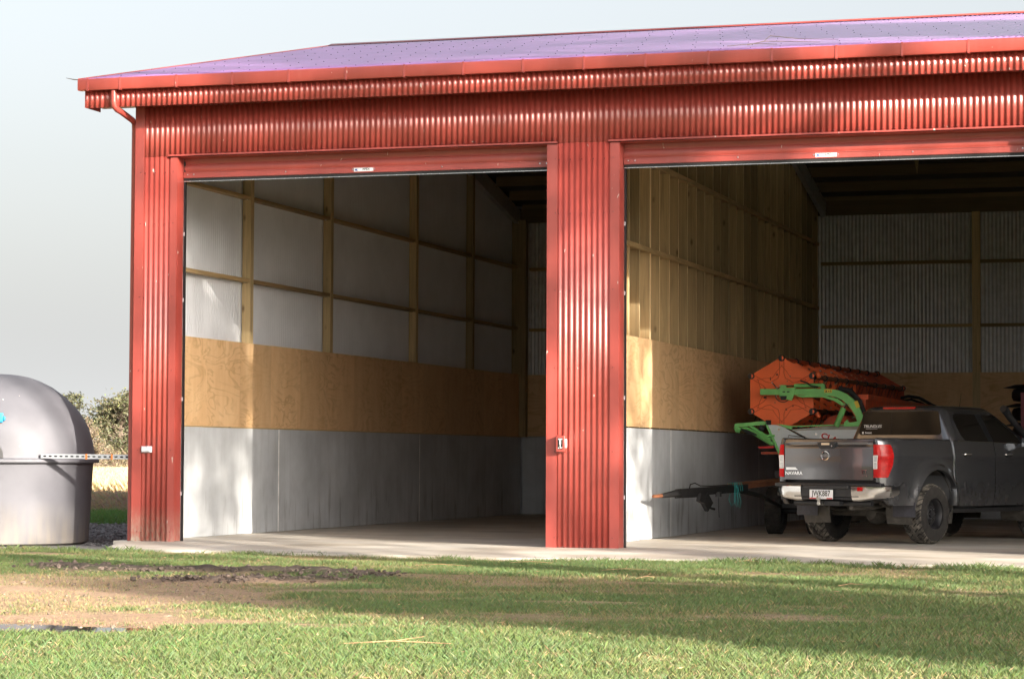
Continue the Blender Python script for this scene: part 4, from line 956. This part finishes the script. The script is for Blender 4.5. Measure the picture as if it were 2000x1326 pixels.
# reel arm
ya = HY-.16; pa = [(1490,766), (1520,766), (1560,766), (1600,766), (1622,767), (1640,770), (1655,777), (1666,787), (1676,801), (1684,818), (1688,830)]; th = [5.7,5.7,5.8,6,6.4,7,7.4,7.6,7.6,7,6]
top_, bot_ = [], []
for i, (px, py) in enumerate(pa):
    a = pa[max(i-1, 0)]; b = pa[min(i+1, len(pa)-1)]; dx, dy = b[0]-a[0], b[1]-a[1]; l = math.hypot(dx, dy); nx_, ny_ = -dy/l, dx/l
    top_.append((hx(px-nx_*th[i]), hz(py-ny_*th[i]))); bot_.append((hx(px+nx_*th[i]), hz(py+ny_*th[i])))
m = MB(); k = len(pa)
V = [(a, ya-.04, b) for a, b in top_]+[(a, ya-.04, b) for a, b in bot_]+[(a, ya+.05, b) for a, b in top_]+[(a, ya+.05, b) for a, b in bot_]; F_ = []
for i in range(k-1): F_ += [(i, i+1, k+i+1, k+i), (2*k+i, 3*k+i, 3*k+i+1, 2*k+i+1), (i, 2*k+i, 2*k+i+1, i+1), (k+i, k+i+1, 3*k+i+1, 3*k+i)]
F_ += [(0, k, 3*k, 2*k), (k-1, 3*k-1, 4*k-1, 2*k-1)]; m.add(V, F_)
m.prism([(hx(1528),hz(758)), (hx(1560),hz(758)), (hx(1556),hz(775)), (hx(1552),hz(783)), (hx(1544),hz(781)), (hx(1528),hz(776))], ya-.055, ya-.035)
m.prism([(hx(1530),hz(753)), (hx(1541),hz(753)), (hx(1541),hz(759)), (hx(1530),hz(759))], ya-.05, ya+.02)
m.prism([(hx(1556),hz(773)), (hx(1610),hz(771)), (hx(1640),hz(779)), (hx(1655),hz(790)), (hx(1648),hz(793)), (hx(1634),hz(784)), (hx(1612),hz(777)), (hx(1572),hz(777))], ya-.03, ya+.03)
m.prism([(hx(1608),hz(751)), (hx(1616),hz(751)), (hx(1616),hz(761)), (hx(1608),hz(761))], ya-.03, ya+.03)
arm = m.build('reel_arm', GREEN, HD, bevel=.004)
m = MB(); m.tube([(hx(1556),ya,hz(754.5)), (hx(1612),ya,hz(753.5))], .032, 12); m.build('hydraulic_cylinder', GREEN, arm); m = MB(); m.tube([(hx(1637),ya,hz(832)), (hx(1652),ya,hz(797))], .046, 12); m.build('hydraulic_cylinder', GREEN, arm)
m = MB(); m.tube([(hx(1541),ya,hz(754.5)), (hx(1557),ya,hz(754.5))], .014, 8); m.tube([(hx(1652),ya,hz(797)), (hx(1658),ya,hz(785))], .02, 8); m.tube([(hx(1668),ya-.05,hz(815)), (hx(1674),ya-.05,hz(814))], .014, 8); m.build('piston_rod', CHROME, arm)
m = MB(); m.prism([(hx(1615),hz(761.5)), (hx(1630),hz(761.5)), (hx(1630),hz(768)), (hx(1615),hz(768))], ya-.0425, ya-.0405); m.build('warning_sticker', YELLOW, arm); m = MB(); m.prism([(hx(1672),hz(785)), (hx(1679),hz(783)), (hx(1684),hz(795)), (hx(1677),hz(798))], ya-.0425, ya-.0405); m.build('warning_sticker', YELLOW, arm)
m = MB(); m.prism([(hx(1617),hz(767)), (hx(1621),hz(767)), (hx(1619),hz(763))], ya-.044, ya-.0428); m.box(hx(1627), hx(1628.2), ya-.044, ya-.0428, hz(766.5), hz(763)); m.box(hx(1622.5), hx(1625), ya-.044, ya-.0428, hz(766), hz(764.5)); m.build('sticker_symbol', BLKP, arm)
m = MB(); 
for (a, b, c, d) in ((1534.5,1539.5,765,767), (1543,1548,765,767)): m.box(hx(a), hx(b), ya-.0585, ya-.0555, hz(d), hz(c))
m.prism([(hx(1530),hz(774)), (hx(1543),hz(774)), (hx(1541),hz(782)), (hx(1532),hz(782))], ya-.07, ya-.056); m.build('arm_slot', BLKP, arm)
m = MB(); m.tube([(hx(1569),ya-.05,hz(745)), (hx(1582),ya-.05,hz(749)), (hx(1590),ya-.06,hz(755)), (hx(1604),ya-.05,hz(757))], .012, 8); m.build('hydraulic_hose', BLACKR, arm); m = MB(); m.tube([(hx(1640),ya+.1,hz(760)), (hx(1662),ya+.1,hz(764)), (hx(1680),ya+.1,hz(785)), (hx(1688),ya+.1,hz(805))], .045, 8); m.build('hydraulic_hose', BLACKR, arm)
m = MB(); m.prism([(hx(1652),hz(832)), (hx(1653),hz(824)), (hx(1659),hz(819)), (hx(1662),hz(825)), (hx(1672),hz(824)), (hx(1690),hz(818)), (hx(1690),hz(832))], ya-.02, ya+.02); m.build('arm_bracket', GREEN, HD)
m = MB(); m.tube([(hx(1661),ya-.03,hz(789)), (hx(1676),ya-.03,hz(815))], .012, 8); m.build('arm_link', ORANGED, HD)
# header trailer
HT = thing('header_trailer', 'black and rusty trailer with long drawbar under the harvester header', 'trailer', (7.8, 10, 0))
m = MB(); m.box(7.62, 7.74, 6.9, 16.0, .72, .86); m.box(7.98, 8.10, 6.9, 16.0, .72, .86)
for yy in (7.0, 9.5, 12, 15.5): m.box(7.5, 8.3, yy, yy+.12, .86, .96); m.box(7.75, 7.95, yy, yy+.1, .96, 1.22)
m.build('chassis', DARKST, HT)
m = MB(); m.beam((6.78,3.55,.66), (7.40,5.25,.72), .10, .11); dbn = m.build('drawbar', DARKST, HT)
m = MB(); m.beam((7.33,5.05,.735), (7.80,6.95,.82), .075, .075); m.beam((7.20,4.95,.775), (7.80,6.95,.86), .02, .03); m.build('drawbar_tube', RUST, dbn)
m = MB(); m.tube([(6.56,2.95,.618), (6.63,3.15,.625)], [.022,.028], 10); m.build('drawbar_eye', RUST, dbn)
m = MB(); m.tube([(6.63,3.15,.625), (6.72,3.40,.645), (6.78,3.55,.66)], [.03,.045,.06], 10); m.tube([(6.76,3.45,.60), (6.95,4.0,.61)], .015, 8); m.beam((6.98,3.95,.60), (7.03,4.15,.55), .06, .12); m.beam((7.02,4.12,.60), (7.07,4.25,.45), .06, .18); m.tube([(7.03,4.15,.50), (7.06,4.22,.45), (7.12,4.38,.42)], .018, 8); m.box(7.13, 7.20, 4.40, 4.50, .60, .67)
m.tube([(6.90,3.72,.72), (6.91,3.74,.78), (6.95,3.84,.80), (7.0,3.98,.76), (7.1,4.2,.755), (7.3,4.8,.77)], .008, 6); m.tube([(7.17,4.45,.60), (7.17,4.45,.42), (7.175,4.45,.30)], .006, 6); m.build('jockey_stand', DARKST, dbn)
m = MB(); m.tube([(7.36,5.15,.67), (7.55,5.7,.60), (7.62,6.2,.50), (7.66,6.6,.44)], .035, 8); m.build('steering_rod', DARKST, HT)
def twheel(x, y, s):
    r = MB(); r.lathe([(.19,-.02), (.18,-.05), (.13,-.09), (.06,-.07), (.001,-.07)], 24, (0,0,0), 'x')
    for i, v in enumerate(r.v): r.v[i] = (x+s*v[0], y+v[1], .36+v[2])
    ro = r.build('wheel', simple('trailer_rim', (.06,.06,.065), .5, .3, .3, 10), HT)
    tb = MB(); tb.lathe([(.185,-.02), (.22,.0), (.29,.005), (.335,-.02), (.352,-.05), (.356,-.13), (.352,-.21), (.335,-.24), (.22,-.25), (.18,-.23)], 40, (0,0,0), 'x')
    for k in range(30):
        a = 2*math.pi*k/30
        for (xa, xb, ph) in ((-.03,-.09,0), (-.17,-.23,.5)):
            b = a+ph*2*math.pi/30; tb.beam((xa, .35*math.cos(b), .35*math.sin(b)), (xb, .35*math.cos(b), .35*math.sin(b)), .04, .02, (0, math.cos(b), math.sin(b)))
    for i, v in enumerate(tb.v): tb.v[i] = (x+s*v[0], y+v[1], .358+v[2])
    tb.build('tyre', TYREOLD, ro)
twheel(7.67, 6.85, 1); twheel(7.98, 6.95, -1) if False else twheel(8.28, 6.95, 1)
twheel(7.45, 14.2, -1); twheel(8.35, 14.2, 1)
m = MB(); m.tube([(7.5,6.9,.36), (8.2,6.95,.36)], .05, 10); m.tube([(7.4,14.2,.36), (8.4,14.2,.36)], .05, 10); m.box(7.65, 8.05, 6.75, 7.05, .40, .72); m.build('axle', DARKST, HT)
rp = MB()
for k in range(3):
    a = random.uniform(-.03, .03); rp.tube([(7.31+a,4.82,.80), (7.31+a*2,4.80,.70), (7.29+a*3,4.79,.56-.03*k), (7.33+a*3,4.79,.46-.015*k), (7.37+a*2,4.80,.52), (7.35+a,4.82,.70), (7.34,4.85,.79)], .0045, 6, caps=False)
for k in range(3): rp.tube([(7.25+.02*k,4.75+.05*k,.66), (7.26+.02*k,4.72+.05*k,.795), (7.36+.02*k,4.86+.05*k,.80), (7.37+.02*k,4.90+.05*k,.68)], .005, 6, caps=False)
tag(rp.build('rope', TEAL), 'teal rope looped over the trailer drawbar by the concrete wall', 'rope')
# folded disc implement at the right edge
DH = thing('disc_harrow', 'folded disc harrow with dark discs and maroon frame behind pickup', 'disc harrow', (10.8, 13, 0))
for k in range(7):
    z = 2.43-.33*k
    m = MB(); m.lathe([(.06,.03), (.25,.02), (.44,-.03), (.445,-.036), (.25,.008), (.06,.018)], 36, (10.83, 13.0, z)); m.build('disc', DARKST, DH)
    if k < 6: m = MB(); m.lathe([(.10,-.03), (.27,-.06), (.30,-.12), (.30,-.20), (.27,-.26), (.10,-.29)], 24, (10.83, 13.0, z)); m.build('spool', DARKST, DH)
m = MB(); m.box(10.74, 10.90, 12.40, 12.52, .0, 2.30); m.box(10.74, 12.0, 12.40, 12.52, .55, .70); m.box(10.80, 10.88, 12.52, 13.0, .32, .42); m.box(10.80, 10.88, 12.52, 13.0, 2.44, 2.50); m.build('frame', MAGENTA, DH)

# ------------------------------------------------------------------ trees: builder
def leaf_quads(pts, size, rngl, elong=2.6, up=0.0):
    n = len(pts); a = rngl.normal(size=(n,3)); a /= np.linalg.norm(a, axis=1)[:,None]; b = rngl.normal(size=(n,3)); b -= (b*a).sum(1)[:,None]*a; b /= np.linalg.norm(b, axis=1)[:,None]
    s = size*rngl.uniform(.7, 1.35, (n,1)); a = a*s*.5; b = b*s*.5/elong
    V = np.stack([pts-a, pts+b*.9-a*.1, pts+a, pts-b*.9+a*.1], 1).reshape(-1,3); Fq = np.arange(4*n).reshape(n,4); return V, Fq
def leafcol(n, base, var, rngl):
    c = np.array(base)[None,:]*rngl.uniform(1-var, 1+var, (n,1)); c = c*(1+rngl.normal(0, .08, (n,3))); return np.repeat(np.clip(c, .005, .9), 4, 0)
def limb(mb, a, b, r0, r1, rngl, n=5, wob=.12):
    a = Vector(a); b = Vector(b); L = (b-a).length; P = []; rs = []
    for i in range(n+1):
        t = i/n; w = wob*L*math.sin(math.pi*t); P.append(a.lerp(b, t)+Vector((rngl.normal()*w*.4, rngl.normal()*w*.4, w*.5+rngl.normal()*w*.2))); rs.append(r0+(r1-r0)*t)
    mb.tube(P, rs, 6)
# gum trees out of view to the right: they cast the dappled shade
def shade(y0, z0):
    d = .46*np.clip(.25+1.6*(fbm(y0*.75+3, z0*.38+9, 60, 3)-.12), 0, 1.5)
    d *= sstep(-6.9, -6.2, y0 + .25*np.sin(z0*2))
    d = np.where((y0 > 8.55) & (z0 < 4.5), np.maximum(d, 5), d)
    d = np.where((y0 > -6.6) & (y0 < -4.4) & (z0 < -1.7), np.maximum(d, .1+5*sstep(.38, .47, fbm(y0*1.7, z0*.5, 91, 3))), d)
    d = np.where((y0 > -3.7) & (y0 < -1.0 + .5*np.sin(z0*3)) & (z0 < -2.4), np.maximum(d, 4*sstep(.46, .54, fbm(y0*1.9+2, z0*.4, 95, 3))), d)
    d = np.where(z0 > 4.4, 3.6*sstep(.40, .56, fbm(y0*.45, z0*2.6, 71, 3)), d)
    d = np.where((y0 > 1.2) & (y0 < 3.55) & (z0 > 1.35) & (z0 < 3.7), 5, d)
    d = np.where((y0 > 1.2) & (y0 < 3.3) & (z0 > -.4) & (z0 <= 1.35), 2.0, d)
    d = np.where((y0 > -2.4) & (y0 < -.1) & (z0 > .3) & (z0 < 3.6), .8*sstep(.30, .52, fbm(y0*1.1+5, z0*1.3, 83, 2)), d)
    for (a, b, ra, rb, v) in ((.2,5.9,1.6,.75,.0), (.2,4.6,.7,.45,.10), (6.8,1.9,1.0,.75,.05), (4.3,3.0,1.3,.8,1.0), (.2,3.1,.5,.5,1.5), (3.85,.3,.33,1.5,.6), (3.95,2.0,.3,.9,1.0), (2.3,2.15,.25,.35,1.6),
                            (6.4,-1.0,1.7,1.5,1.0), (.1,2.2,.5,.45,.35), (.2,.9,.5,.8,1.1), (4.3,-.9,.3,.45,.2), (4.35,-1.7,.3,.35,1.2), (4.4,.2,.25,.5,.2), (4.4,1.2,.3,.4,1.0)):
        w = np.exp(-(((y0-a)/ra)**2 + ((z0-b)/rb)**2)**2); d = d*(1-w)+v*w
    return np.clip(d, 0, 5)
trees = [(33.0,-25.3), (31.5,-20.2), (34.0,-17.5), (32.5,-12.8), (36.0,-11.3)]
rngt = np.random.default_rng(21); ncl = 17000
cy = rngt.uniform(-6.9, 13, ncl); cz = rngt.uniform(-4.9, 8.5, ncl); keep = rngt.random(ncl) < shade(cy, cz)*.19; cy, cz = cy[keep], cz[keep]
ty0 = np.array([y+.66*x for x, y in trees]); ex = rngt.uniform(-6.4, -.6, 1500); ez = rngt.uniform(-4.9, -2.2, 1500); ek = rngt.random(1500) < .25*shade(ex, ez); cy = np.concatenate([cy, ex[ek]]); cz = np.concatenate([cz, ez[ek]])
near_t = np.argmin(np.abs(cy[:,None]-ty0[None,:]+rngt.normal(0, .5, (len(cy),1))), 1)
for k, (tx, ty) in enumerate(trees):
    sel = near_t == k; cx = tx + rngt.normal(0, 1.9, sel.sum()); cx = np.clip(cx, 26.5, 42)
    P = np.stack([cx, cy[sel]-.66*cx, cz[sel]+.355*cx], 1); P = P[P[:,2] > 1.6]
    loc = Vector((tx, ty, -.1))
    T = thing('gum_tree', ['tall gum tree beside the lawn, nearest the camera', 'tall gum tree facing the middle column of the shed', 'tall gum tree facing the right-hand bay', 'leafy gum tree off the right end of the shed', 'gum tree farthest right, beyond the other gums'][k], 'tree', loc, group='gum trees shading the yard')
    tb = MB(); H = float(P[:,2].max())-1.2
    limb(tb, (tx,ty,-.2), (tx+.3, ty-.2, H), .34, .07, rngt, 9, .03)
    for j in rngt.choice(len(P), min(26, len(P)), replace=False):
        q = P[j]; h = max(1.4, q[2]*.62); limb(tb, (tx+.3*h/H, ty-.2*h/H, h), q, .09, .02, rngt)
    tb.build('trunk', PALEBARK, T)
    off = rngt.normal(0, .30, (len(P), 17, 3)); L_ = (P[:,None,:]+off).reshape(-1,3); V, Fq = leaf_quads(L_, .23, rngt)
    raw('crown', V-np.array(loc), Fq, LEAF, False, leafcol(len(L_), (.075,.095,.045), .4, rngt), T)
# distant trees and scrub behind the field
def far_tree(name, label, x, y, h, w, base, n, group, size=.34, bare=False, seed=1):
    r_ = np.random.default_rng(seed); T = thing(name, label, 'tree', (x,y,-.1), group=group); tb = MB(); limb(tb, (x,y,-.2), (x+.2,y,h*.8), .22, .05, r_, 7, .03)
    nc = 46; pc = []
    for k in range(nc):
        t = r_.uniform(.18, 1.0); rad = w*.5*(1-.62*t)**.6*r_.uniform(.35, 1.05); a = r_.uniform(0, 6.28); pc.append((x+rad*math.cos(a), y+rad*math.sin(a), h*t*.97))
        limb(tb, (x, y, max(.5, h*(t-.15))), pc[-1], .07, .02, r_, 4)
    tb.build('trunk', BARK, T); pc = np.array(pc)
    if not bare or n:
        L_ = (pc[:,None,:]+r_.normal(0, 1, (nc, n//nc, 3))*np.array([.5,.5,.28])*(w/7)).reshape(-1,3); V, Fq = leaf_quads(L_, size, r_, 1.8)
        raw('crown', V-np.array([x,y,-.1]), Fq, LEAF, False, leafcol(len(L_), base, .4, r_), T)
def atpx(px, d):      # a place on the ground d metres ahead along a bearing
    t = (px-1000)/F_PX; v = Vector((_fw.x, _fw.y, 0)).normalized(); rr = Vector((_r.x, _r.y, 0)); p = Vector(cam.location)+v*d+rr*(t*d); return p.x, p.y
far = [(236,185,5.9,7.8,(.115,.115,.065),9000,.24), (128,190,6.2,3.6,(.11,.115,.07),3000,.22), (285,195,6.6,6,(.10,.105,.055),3000,.40), (60,200,6.0,6,(.11,.11,.06),2200,.4)]
for k, (px, d, h, w, b, n, sz) in enumerate(far):
    x, y = atpx(px, d); far_tree('conifer', ['dense olive conifer beyond the dry field, beside the red column', 'thin pointed conifer rising just behind the grey tank', 'olive conifer hidden behind the red corner of shed', 'olive conifer hidden behind the grey tank'][k], x, y, h, w, b, n, 'conifers beyond the dry field', sz, seed=5+k)
for k, (px, d, h, w) in enumerate(((176,178,4.2,2.4), (190,172,3.0,2.6), (207,176,2.4,2.6), (168,182,5.0,2.0), (225,178,1.9,3.0))):
    x, y = atpx(px, d); far_tree('bare_bush', ['tallest tawny bush right beside the pointed conifer', 'rounded tawny bush between tank and red column', 'low tawny bush in front of the dense conifer', 'slim tawny bush mostly behind the grey tank', 'lowest tawny bush nearest the red corner column'][k], x, y, h*.8, w, (.21,.17,.11), 900, 'tawny bushes at the field edge', .15, seed=40+k)

# ------------------------------------------------------------------ grass, soil, gravel
def blades(x, y, z, hgt, wid, col, lean, rngl):
    n = len(x); a = rngl.uniform(0, 2*np.pi, n); la = rngl.uniform(0, 2*np.pi, n); l = lean*rngl.random(n)*hgt
    dx, dy = np.cos(a)*wid*.5, np.sin(a)*wid*.5; lx, ly = np.cos(la)*l, np.sin(la)*l
    V = np.stack([np.stack([x-dx, y-dy, z], 1), np.stack([x+dx, y+dy, z], 1), np.stack([x+dx*.7+lx*.35, y+dy*.7+ly*.35, z+hgt*.6], 1), np.stack([x+lx, y+ly, z+hgt], 1), ], 1)
    V[:,2] = np.stack([x+lx*.35, y+ly*.35, z+hgt*.55], 1)+np.stack([dx*.8, dy*.8, 0*dx], 1)
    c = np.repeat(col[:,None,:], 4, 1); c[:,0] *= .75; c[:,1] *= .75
    return V.reshape(-1,3), np.stack([np.arange(n)*4, np.arange(n)*4+1, np.arange(n)*4+2, np.arange(n)*4+3], 1), c.reshape(-1,3)
rg = np.random.default_rng(3); N = 1000000
gx = rg.uniform(-2.8, 16.0, N); gy = -19.6+(rg.random(N)**1.25)*19.2
wl = 14.7-(gy+30.6)*.55-1.0; keep = (gx > wl) & (gx < 15.9)
keep &= gy < slab_front(gx)+.02 - .25*(gx < .2)
dmk = dirt_mask(gx, gy); mmk = mud_mask(gx, gy); pud = np.exp(-((((gx-5.85)/1.4)**2 + ((gy+14.45)/.66)**2)**2))
keep &= (rg.random(N) > dmk*.74) & (rg.random(N) > mmk*1.6) & (pud < .45); gx, gy, dmk = gx[keep], gy[keep], dmk[keep]
edge = np.exp(-((slab_front(gx)-gy)/.40)**2); lush = fbm(gx*.8, gy*.8, 31); cl = fbm(gx*4, gy*4, 33)
hg = (.018+.026*rg.random(len(gx)))*(.65+.9*cl)*(1-.6*dmk)*(1+.9*edge*(cl > .45))*np.where(gy < -14, 1.05, 1)
sx_ = rg.random(len(gx)) < (.03+.75*dmk+.10*(lush < .42))*(1-.8*edge); gc = np.stack([.100+.060*rg.random(len(gx)), .165+.070*rg.random(len(gx)), .058+.036*rg.random(len(gx))], 1)
sc_ = np.stack([.27+.12*rg.random(len(gx)), .225+.09*rg.random(len(gx)), .12+.05*rg.random(len(gx))], 1); gc = np.where(sx_[:,None], sc_, gc)
gc[:,0] += .035*(1-lush)*(~sx_); tall = rg.random(len(gx)) < .004; hg = np.where(tall, hg*1.5, hg)
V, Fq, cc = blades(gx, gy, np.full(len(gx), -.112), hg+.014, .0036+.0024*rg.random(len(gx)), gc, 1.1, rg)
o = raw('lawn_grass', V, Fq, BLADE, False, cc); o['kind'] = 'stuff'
# soil clods along the rut
rc = np.random.default_rng(8); ico = bmesh.new(); bmesh.ops.create_icosphere(ico, subdivisions=1, radius=1); iv = np.array([v.co[:] for v in ico.verts]); it = np.array([[v.index for v in f.verts] for f in ico.faces]); ico.free()
def lumps(px, py, pz, sz, seed):
    r_ = np.random.default_rng(seed); n = len(px); V = iv[None]*(1+r_.normal(0, .38, (n, len(iv), 1)))*sz[:,None,None]*np.array([1.2,1.0,.75]); an = r_.uniform(0, 6.28, n); c, s = np.cos(an)[:,None], np.sin(an)[:,None]
    V = np.stack([V[...,0]*c-V[...,1]*s+px[:,None], V[...,0]*s+V[...,1]*c+py[:,None], V[...,2]+pz[:,None]], 2); return V.reshape(-1,3), (it[None]+len(iv)*np.arange(n)[:,None,None]).reshape(-1,3)
qx = rc.uniform(.8, 6.8, 30000); qy = rc.uniform(-9, -4.6, 30000); kp = rc.random(30000) < mud_mask(qx, qy)**1.5*.5; qx, qy = qx[kp], qy[kp]
V, Ft = lumps(qx, qy, np.full(len(qx), -.098)+.045*rc.random(len(qx)), .008+.026*rc.random(len(qx))**2.5, 9)
o = raw('soil_clods', V, Ft, SOIL, False, np.tile([[.11,.085,.072]], (len(V),1))*np.repeat(rc.uniform(.7, 1.3, len(qx)), len(iv))[:,None]); o['kind'] = 'stuff'
qx = rc.uniform(-1.5, 15, 2600); qy = rc.uniform(-19, -2.4, 2600); kp = rc.random(2600) < .12+.9*dirt_mask(qx, qy); qx, qy = qx[kp], qy[kp]
V, Ft = lumps(qx, qy, np.full(len(qx), -.095), .006+.016*rc.random(len(qx))**3, 10)
o = raw('soil_crumbs', V, Ft, SOIL, False, np.repeat(np.stack([rc.uniform(.12,.3,len(qx))]*3, 1)*np.array([1,.78,.6]), len(iv), 0)); o['kind'] = 'stuff'
qx = rc.uniform(-9, -.05, 9000); qy = rc.uniform(-.3, 10.8, 9000); kp = ((qx-TC.x)**2+(qy-TC.y)**2 > 1.3**2) & (qy > .9-.5*(qx+1.2)); qx, qy = qx[kp], qy[kp]
V, Ft = lumps(qx, qy, np.full(len(qx), -.095), .014+.02*rc.random(len(qx)), 11)
o = raw('gravel', V, Ft, GRAVEL, False, np.repeat(np.stack([rc.uniform(.10,.26,len(qx))]*3, 1)*np.array([1,.98,1.0]), len(iv), 0)); o['kind'] = 'stuff'
# fallen leaves, bark strips and sticks on the lawn
lx = rc.uniform(-1, 15, 420); ly = rc.uniform(-18.5, -2.2, 420); P = np.stack([lx, ly, np.full(420, -.062)+.01*rc.random(420)], 1)
V, Fq = leaf_quads(P, .055, rc, 3.2); V[:,2] = -.065+(V[:,2]+.06)*.35
o = raw('fallen_leaves', V, Fq, DRYL, False); o['kind'] = 'stuff'
for k, (x, y, l, a) in enumerate(((8.1,-4.6,.55,.3), (9.3,-15.4,.7,.25), (5.9,-4.3,.7,-.1), (8.7,-6.2,.35,1.2), (10.9,-6.9,.3,.8), (8.9,-2.0,.3,.1), (6.6,-3.2,.5,.1))):
    m = MB(); dx, dy = math.cos(a)*l/2, math.sin(a)*l/2; m.tube([(x-dx,y-dy,-.062), (x-.1*dx,y+.03,-.045), (x+dx,y+dy,-.058)], [.003,.0045,.002], 6)
    if k % 2: m.tube([(x-.1*dx,y+.03,-.045), (x+.4*dx,y+.14,-.02)], [.003,.0015], 5)
    tag(m.build('stick', DRYL), ['bare stick on the grass just before the middle column', 'long pale bark strip on the bright grass nearest the camera', 'long stick beside the torn soil on the grass', 'short stick lying askew in the shaded grass', 'forked twig on the grass in front of the pickup', 'small stick at the slab edge before the right bay', 'pale stick on grass along the slab edge'][k], 'stick', 'sticks on the lawn')
m = MB(); m.tube([(8.45,.2,6.42), (8.6,.55,6.52), (8.9,.7,6.53), (9.3,.75,6.51)], [.004,.006,.005,.003], 5); m.tube([(8.6,.55,6.52), (8.62,.85,6.64), (8.95,1.05,6.62), (9.5,.9,6.56)], [.004,.005,.004,.003], 5); m.tube([(8.2,.15,6.41), (8.5,.35,6.46), (8.8,.4,6.45)], .004, 5)
tag(m.build('twig', BARK), 'dead forked twig lying on the roof just above the gutter', 'twig')
m = MB(); m.tube([(-.78,-.56,6.26), (-.66,-.55,6.235), (-.56,-.52,6.23)], [.003,.007,.006], 5); tag(m.build('gutter_stick', BARK), 'thin dark stick poking out of the left gutter end', 'stick')
# dry field beyond: tall straw seen between tank and shed, and brown scrub in the shed's shade
N2 = 60000; d = 76+rg.random(N2)**1.4*110; px = rg.uniform(60, 330, N2); t = (px-1000)/F_PX
v = Vector((_fw.x, _fw.y, 0)).normalized(); fx = cam.location.x+v.x*d+_r.x*t*d; fy = cam.location.y+v.y*d+_r.y*t*d
sc_ = np.stack([.50+.16*rg.random(N2), .40+.13*rg.random(N2), .23+.09*rg.random(N2)], 1)
V, Fq, cc = blades(fx, fy, np.full(N2, -.12), .25+.35*rg.random(N2), .016+.014*rg.random(N2), sc_, .8, rg)
o = raw('dry_grass', V, Fq, BLADE, False, cc); o['kind'] = 'stuff'
N3 = 16000; d = 54+rg.random(N3)*9; px = rg.uniform(60, 330, N3); t = (px-1000)/F_PX; fx = cam.location.x+v.x*d+_r.x*t*d; fy = cam.location.y+v.y*d+_r.y*t*d
sc_ = np.stack([.20+.12*rg.random(N3), .155+.09*rg.random(N3), .105+.06*rg.random(N3)], 1); hh = (.08+.30*rg.random(N3))*(.5+fbm(fx*1.2, fy*1.2, 77))*sstep(54, 57, d)
V, Fq, cc = blades(fx, fy, np.full(N3, -.12), hh+.04, .012+.01*rg.random(N3), sc_, 1.6, rg)
o = raw('brown_scrub', V, Fq, BLADE, False, cc); o['kind'] = 'stuff'
N4 = 26000; fx = rg.uniform(-12, -.2, N4); fy = rg.uniform(10.2, 22, N4)
gc = np.stack([.07+.04*rg.random(N4), .15+.06*rg.random(N4), .035+.02*rg.random(N4)], 1)
V, Fq, cc = blades(fx, fy, np.full(N4, -.11), .05+.08*rg.random(N4), .014+.01*rg.random(N4), gc, 1.0, rg)
o = raw('verge_grass', V, Fq, BLADE, False, cc); o['kind'] = 'stuff'
for o in bpy.data.objects:
    if '_local' in o: del o['_local']
